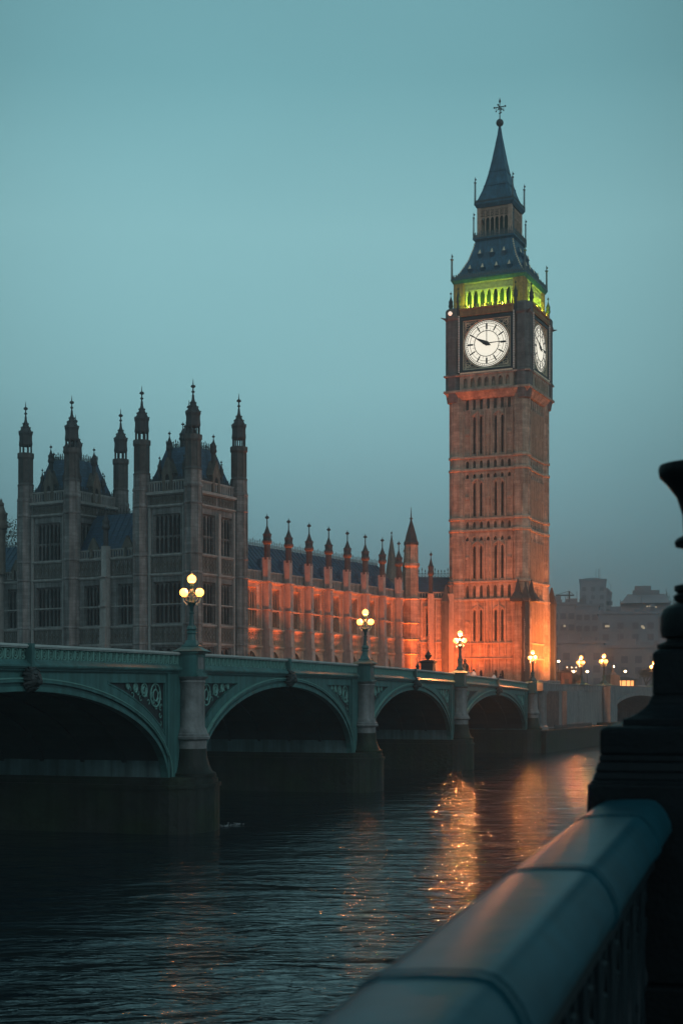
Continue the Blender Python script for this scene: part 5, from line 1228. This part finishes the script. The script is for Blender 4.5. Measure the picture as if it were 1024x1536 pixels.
for pxl, Z, rz, m, lab in ((951, 300, -1.9, carpaint[1], 'red car with tail lights lit, leftmost of the cars on the far road'), (962, 292, -1.75, carpaint[2], 'silver car in the middle of the cars on the far road'), (973, 296, -2.0, carpaint[0], 'dark car on the far road nearest the black pedestal'), (893, 262, -.4, carpaint[0], 'dark car parked between the first and second approach lamps')):
    car(lab, at(pxl, Z, LZ), rz, m)
sg = thing('traffic_signal', 'cluster of signal heads on a post left of the first approach lamp', 'traffic light', at(856, 240), .2)
g = MB(); g.lathe([(.12, 0), (.09, 3.0), (.07, 4.6)], 8); g.tube((-.9, 0, 4.3), (.9, 0, 4.3), .05); g.build('post', iron, sg)
for x in (-.8, 0, .8):
    g = MB(); g.box(x-.18, x+.18, -.15, .15, 3.3, 4.4); hd = g.build('signal_head', blackiron, sg); g = MB(); g.ball((x, -.17, 4.15), .1, 8, 6); g.ball((x, -.17, 3.55), .07, 8, 6); g.build('lens', mat('signal_lens', (.8, .8, .7), .4, emit=(1, .85, .6), estr=3), hd)
g = MB(); random.seed(5)

# ================================================================== FAR CITY
def block(name, label, pxl0, pxl1, ytop, Z, depth=25, m=concrete, steps=None, wins=(), dome=False, cat='building', rz=0):
    X0, X1 = (pxl0-512)/2133*Z, (pxl1-512)/2133*Z; zt = E((1043-ytop)/2133*Z)
    rz = -math.atan2((X0+X1)/2, Z); o = thing(name, label, cat, ((X0+X1)/2, Z, LZ), rz, group=None); W = X1-X0; hh = zt-LZ
    g = MB(); g.box(-W/2, W/2, 0, depth, 0, hh)
    g.build('walls', m, o)
    g = MB(); g.box(-W/2-.3, W/2+.3, -.3, depth+.3, hh, hh+.7)
    if dome: g.lathe([(W*.44, hh+.7), (W*.40, hh+1.1), (W*.25, hh+1.5), (.5, hh+1.6)], 20, (0, W*.5))
    else:
        g.box(-W*.3, -W*.12, depth*.3, depth*.6, hh+.7, hh+2.6); g.box(W*.1, W*.22, depth*.2, depth*.4, hh+.7, hh+2.0)
    for q in range(0 if dome else max(3, int(W/6))): u = -W/2+W*random.uniform(.05, .95); c_ = random.uniform(.4, 1.3); g.box(u-c_, u+c_, depth*.1, depth*.1+1.2, hh+.7, hh+random.uniform(1.4, 3.4))
    for q in range(3): u = -W/2+W*random.uniform(.05, .95); g.box(u-.08, u+.08, depth*.3, depth*.3+.2, hh+.7, hh+random.uniform(3, 6))
    g.build('roof', m, o)
    nx = max(3, int(W/3.4)); nz = max(3, int(hh/3.6)); g = MB(); ll = MB()
    for i in range(nx):
        for k in range(nz):
            u = -W/2+W*(i+.5)/nx; z = 2+ (hh-3)*k/nz
            if z+1.9 > hh: continue
            g.box(u-.85, u+.85, -.06, .3, z, z+1.8)
    g.build('windows', mat('haze_tinted_window', (.085, .105, .125), .5), o)  # far windows kept near the wall tone, haze put into their colour
    for (px_, py_) in wins:
        X = (px_-512)/2133*Z-(X0+X1)/2; z = E((1043-py_)/2133*Z)-LZ; ll.box(X-.32, X+.32, -.14, -.08, z-.3, z+.3)
    if wins: ll.build('lit_window', lit_win, o)
    return o, W, hh, depth
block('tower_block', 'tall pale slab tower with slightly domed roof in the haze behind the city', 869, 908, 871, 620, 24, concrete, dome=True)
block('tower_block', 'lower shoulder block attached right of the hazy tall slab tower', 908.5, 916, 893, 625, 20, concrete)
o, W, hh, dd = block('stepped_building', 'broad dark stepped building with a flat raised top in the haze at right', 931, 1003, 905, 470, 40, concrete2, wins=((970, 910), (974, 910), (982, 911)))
g = MB(); sc_ = 470/2133
for a, b, y0, y1 in ((940, 996, 905, 890), (948, 988, 890, 884), (951, 975.5, 884, 877.5)):
    xm = (931+1003)/2; g.box((a-xm)*sc_, (b-xm)*sc_, 4, 30, E((1043-y0)*sc_)-LZ, E((1043-y1)*sc_)-LZ)
g.box((964-967)*sc_, (964.6-967)*sc_, 10, 10.2, E((1043-878)*sc_)-LZ, E((1043-873)*sc_)-LZ)
g.build('upper_storeys', concrete2, o)
g = MB(); g.hexa([((931-967)*sc_, -2, hh), ((1003-967)*sc_, -2, hh), ((1003-967)*sc_, 6, hh), ((931-967)*sc_, 6, hh), ((940-967)*sc_, 3.9, E((1043-891)*sc_)-LZ), ((996-967)*sc_, 3.9, E((1043-891)*sc_)-LZ), ((996-967)*sc_, 6, E((1043-891)*sc_)-LZ), ((940-967)*sc_, 6, E((1043-891)*sc_)-LZ)]); g.build('mansard', concrete2, o)
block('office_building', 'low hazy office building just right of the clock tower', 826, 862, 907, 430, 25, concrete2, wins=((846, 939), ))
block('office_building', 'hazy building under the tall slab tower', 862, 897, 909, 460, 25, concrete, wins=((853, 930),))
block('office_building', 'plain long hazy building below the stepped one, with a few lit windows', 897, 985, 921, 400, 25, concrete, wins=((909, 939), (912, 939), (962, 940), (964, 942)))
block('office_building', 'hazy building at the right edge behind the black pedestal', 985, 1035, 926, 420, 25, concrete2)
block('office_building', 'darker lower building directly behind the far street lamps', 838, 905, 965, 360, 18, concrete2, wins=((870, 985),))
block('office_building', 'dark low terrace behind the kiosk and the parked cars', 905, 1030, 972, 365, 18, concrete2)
cr_ = thing('tower_crane', 'thin crane on the roofline right of the clock tower', 'crane', at(853, 440, LZ), 0)
g = MB(); s_ = 440/2133; zt = E((1043-894)*s_)-LZ; g.box(-.25, .25, -.25, .25, 0, zt+1.5); g.box(-4.2, 1.5, -.15, .15, zt, zt+.4); g.tube((0, 0, zt+1.5), (-4.0, 0, zt+.3), .07); g.tube((0, 0, zt+1.5), (1.4, 0, zt+.3), .07); g.build('mast_and_jib', iron, cr_)
# church spire beyond the palace
Z = 300; sp = thing('church_spire', 'slender grey spire far behind the wing, beside the stair turret', 'spire', at(587, Z, LZ), .3)
zt = E((1043-797)*Z/2133)-LZ; g = MB(); g.lathe([(1.5, 0), (1.5, zt-10.5), (1.7, zt-10.2), (1.35, zt-10), (.75, zt-5), (.2, zt-1.5), (.06, zt-.6), (.25, zt-.4), (.02, zt)], 8); g.build('spire', sootmid, sp)
for dx, dy, dz in ((-1.7, 0, -9), (3.2, 1, -5.5), (1.7, -1, -9)): pinnacle(sp, dx, dy, zt-14, zt+dz+2.5, .4, sootmid)

# trees
def tree(label, pxl, Z, ytop, rad, dens=1.0, crown_h=.62, bare=True, nm='tree'):
    x, y, z = at(pxl, Z); top = E((1043-ytop)*Z/2133)-LZ
    o = thing(nm, label, 'tree', (x, y, LZ), random.random()*6)
    g = MB(); tips = []
    def grow(p, d, l, r, lev):
        q = p+d*l; g.tube(p, q, r, r*.68, 5)
        if lev == 0: tips.append(q); return
        for k in range(3 if lev > 1 else 4):
            nd = (d+Vector((random.uniform(-1, 1), random.uniform(-1, 1), random.uniform(-.15, .5)))*.75).normalized(); grow(q, nd, l*random.uniform(.6, .8), r*.62, lev-1)
    grow(Vector((0, 0, 0)), Vector((0, 0, 1)), top*.36, .34, 5)
    mz = max(t_.z for t_ in tips); mr_ = max(sqrt(t_.x**2+t_.y**2) for t_ in tips)
    g.v = [(v[0]*rad/mr_, v[1]*rad/mr_, v[2]*top/mz) for v in g.v]
    g.build('trunk', bark, o)
    c = MB()
    for t_ in tips:
        b0 = Vector((t_.x*rad/mr_, t_.y*rad/mr_, t_.z*top/mz))
        for k in range(int(5*dens)):
            p = b0+Vector((random.gauss(0, .5), random.gauss(0, .5), random.gauss(0, .45))); s2 = random.uniform(.08, .2)
            a = Vector((random.uniform(-1, 1), random.uniform(-1, 1), random.uniform(-1, 1))).normalized()*s2; b = a.orthogonal().normalized()*s2*.6
            n = len(c.v); c.v += [tuple(p-a), tuple(p+b), tuple(p+a), tuple(p-b)]; c.f.append((n, n+1, n+2, n+3))
    c.build('crown', leaf, o)
random.seed(11)
tree('sparse winter tree rising behind the low roof at the left edge', 14, 215, 783, 5.0)
tree('small hazy tree on the skyline at the right edge beside the black pedestal', 1010, 480, 890, 8, 2)
tree('dark small tree behind the cars on the far road', 968, 330, 1006, 3.0, 2)
tree('dark bushy tree right of the service hut', 862, 300, 1013, 2.6, 2)

# foam at the nearest pier
g = MB(); random.seed(2)
for k in range(40):
    a_ = random.random(); x, y = 2.6+a_*2.4, -1.4+random.gauss(0, .16)*(1+a_); q = random.uniform(.04, .13); g.box(x-q, x+q, y-q*.35, y+q*.35, .004, .012)
# (the splash is kept as a few low flecks where the current leaves the pier)
o = g.build('foam', foam); o.location = (BO[0], BO[1], 0); o.rotation_euler = (0, 0, BR); tag(o, 'white foam flecks trailing from the nearest pier base', kind='stuff')

# ================================================================== HAZE
g = MB(); g.box(-900, 900, -30, 1150, -4, E(96))
hz = g.build('haze', mat('haze_placeholder', (1, 1, 1)))
hm = bpy.data.materials.new('haze'); hm.use_nodes = True; t = hm.node_tree; t.nodes.clear()
o_ = t.nodes.new('ShaderNodeOutputMaterial'); pv = t.nodes.new('ShaderNodeVolumePrincipled'); pv.inputs['Color'].default_value = (.82, .95, 1.0, 1); pv.inputs['Density'].default_value = .00062; pv.inputs['Anisotropy'].default_value = .4
t.links.new(pv.outputs[0], o_.inputs['Volume']); hz.data.materials.clear(); hz.data.materials.append(hm)
tag(hz, 'dusk mist over the river and the city', kind='stuff')
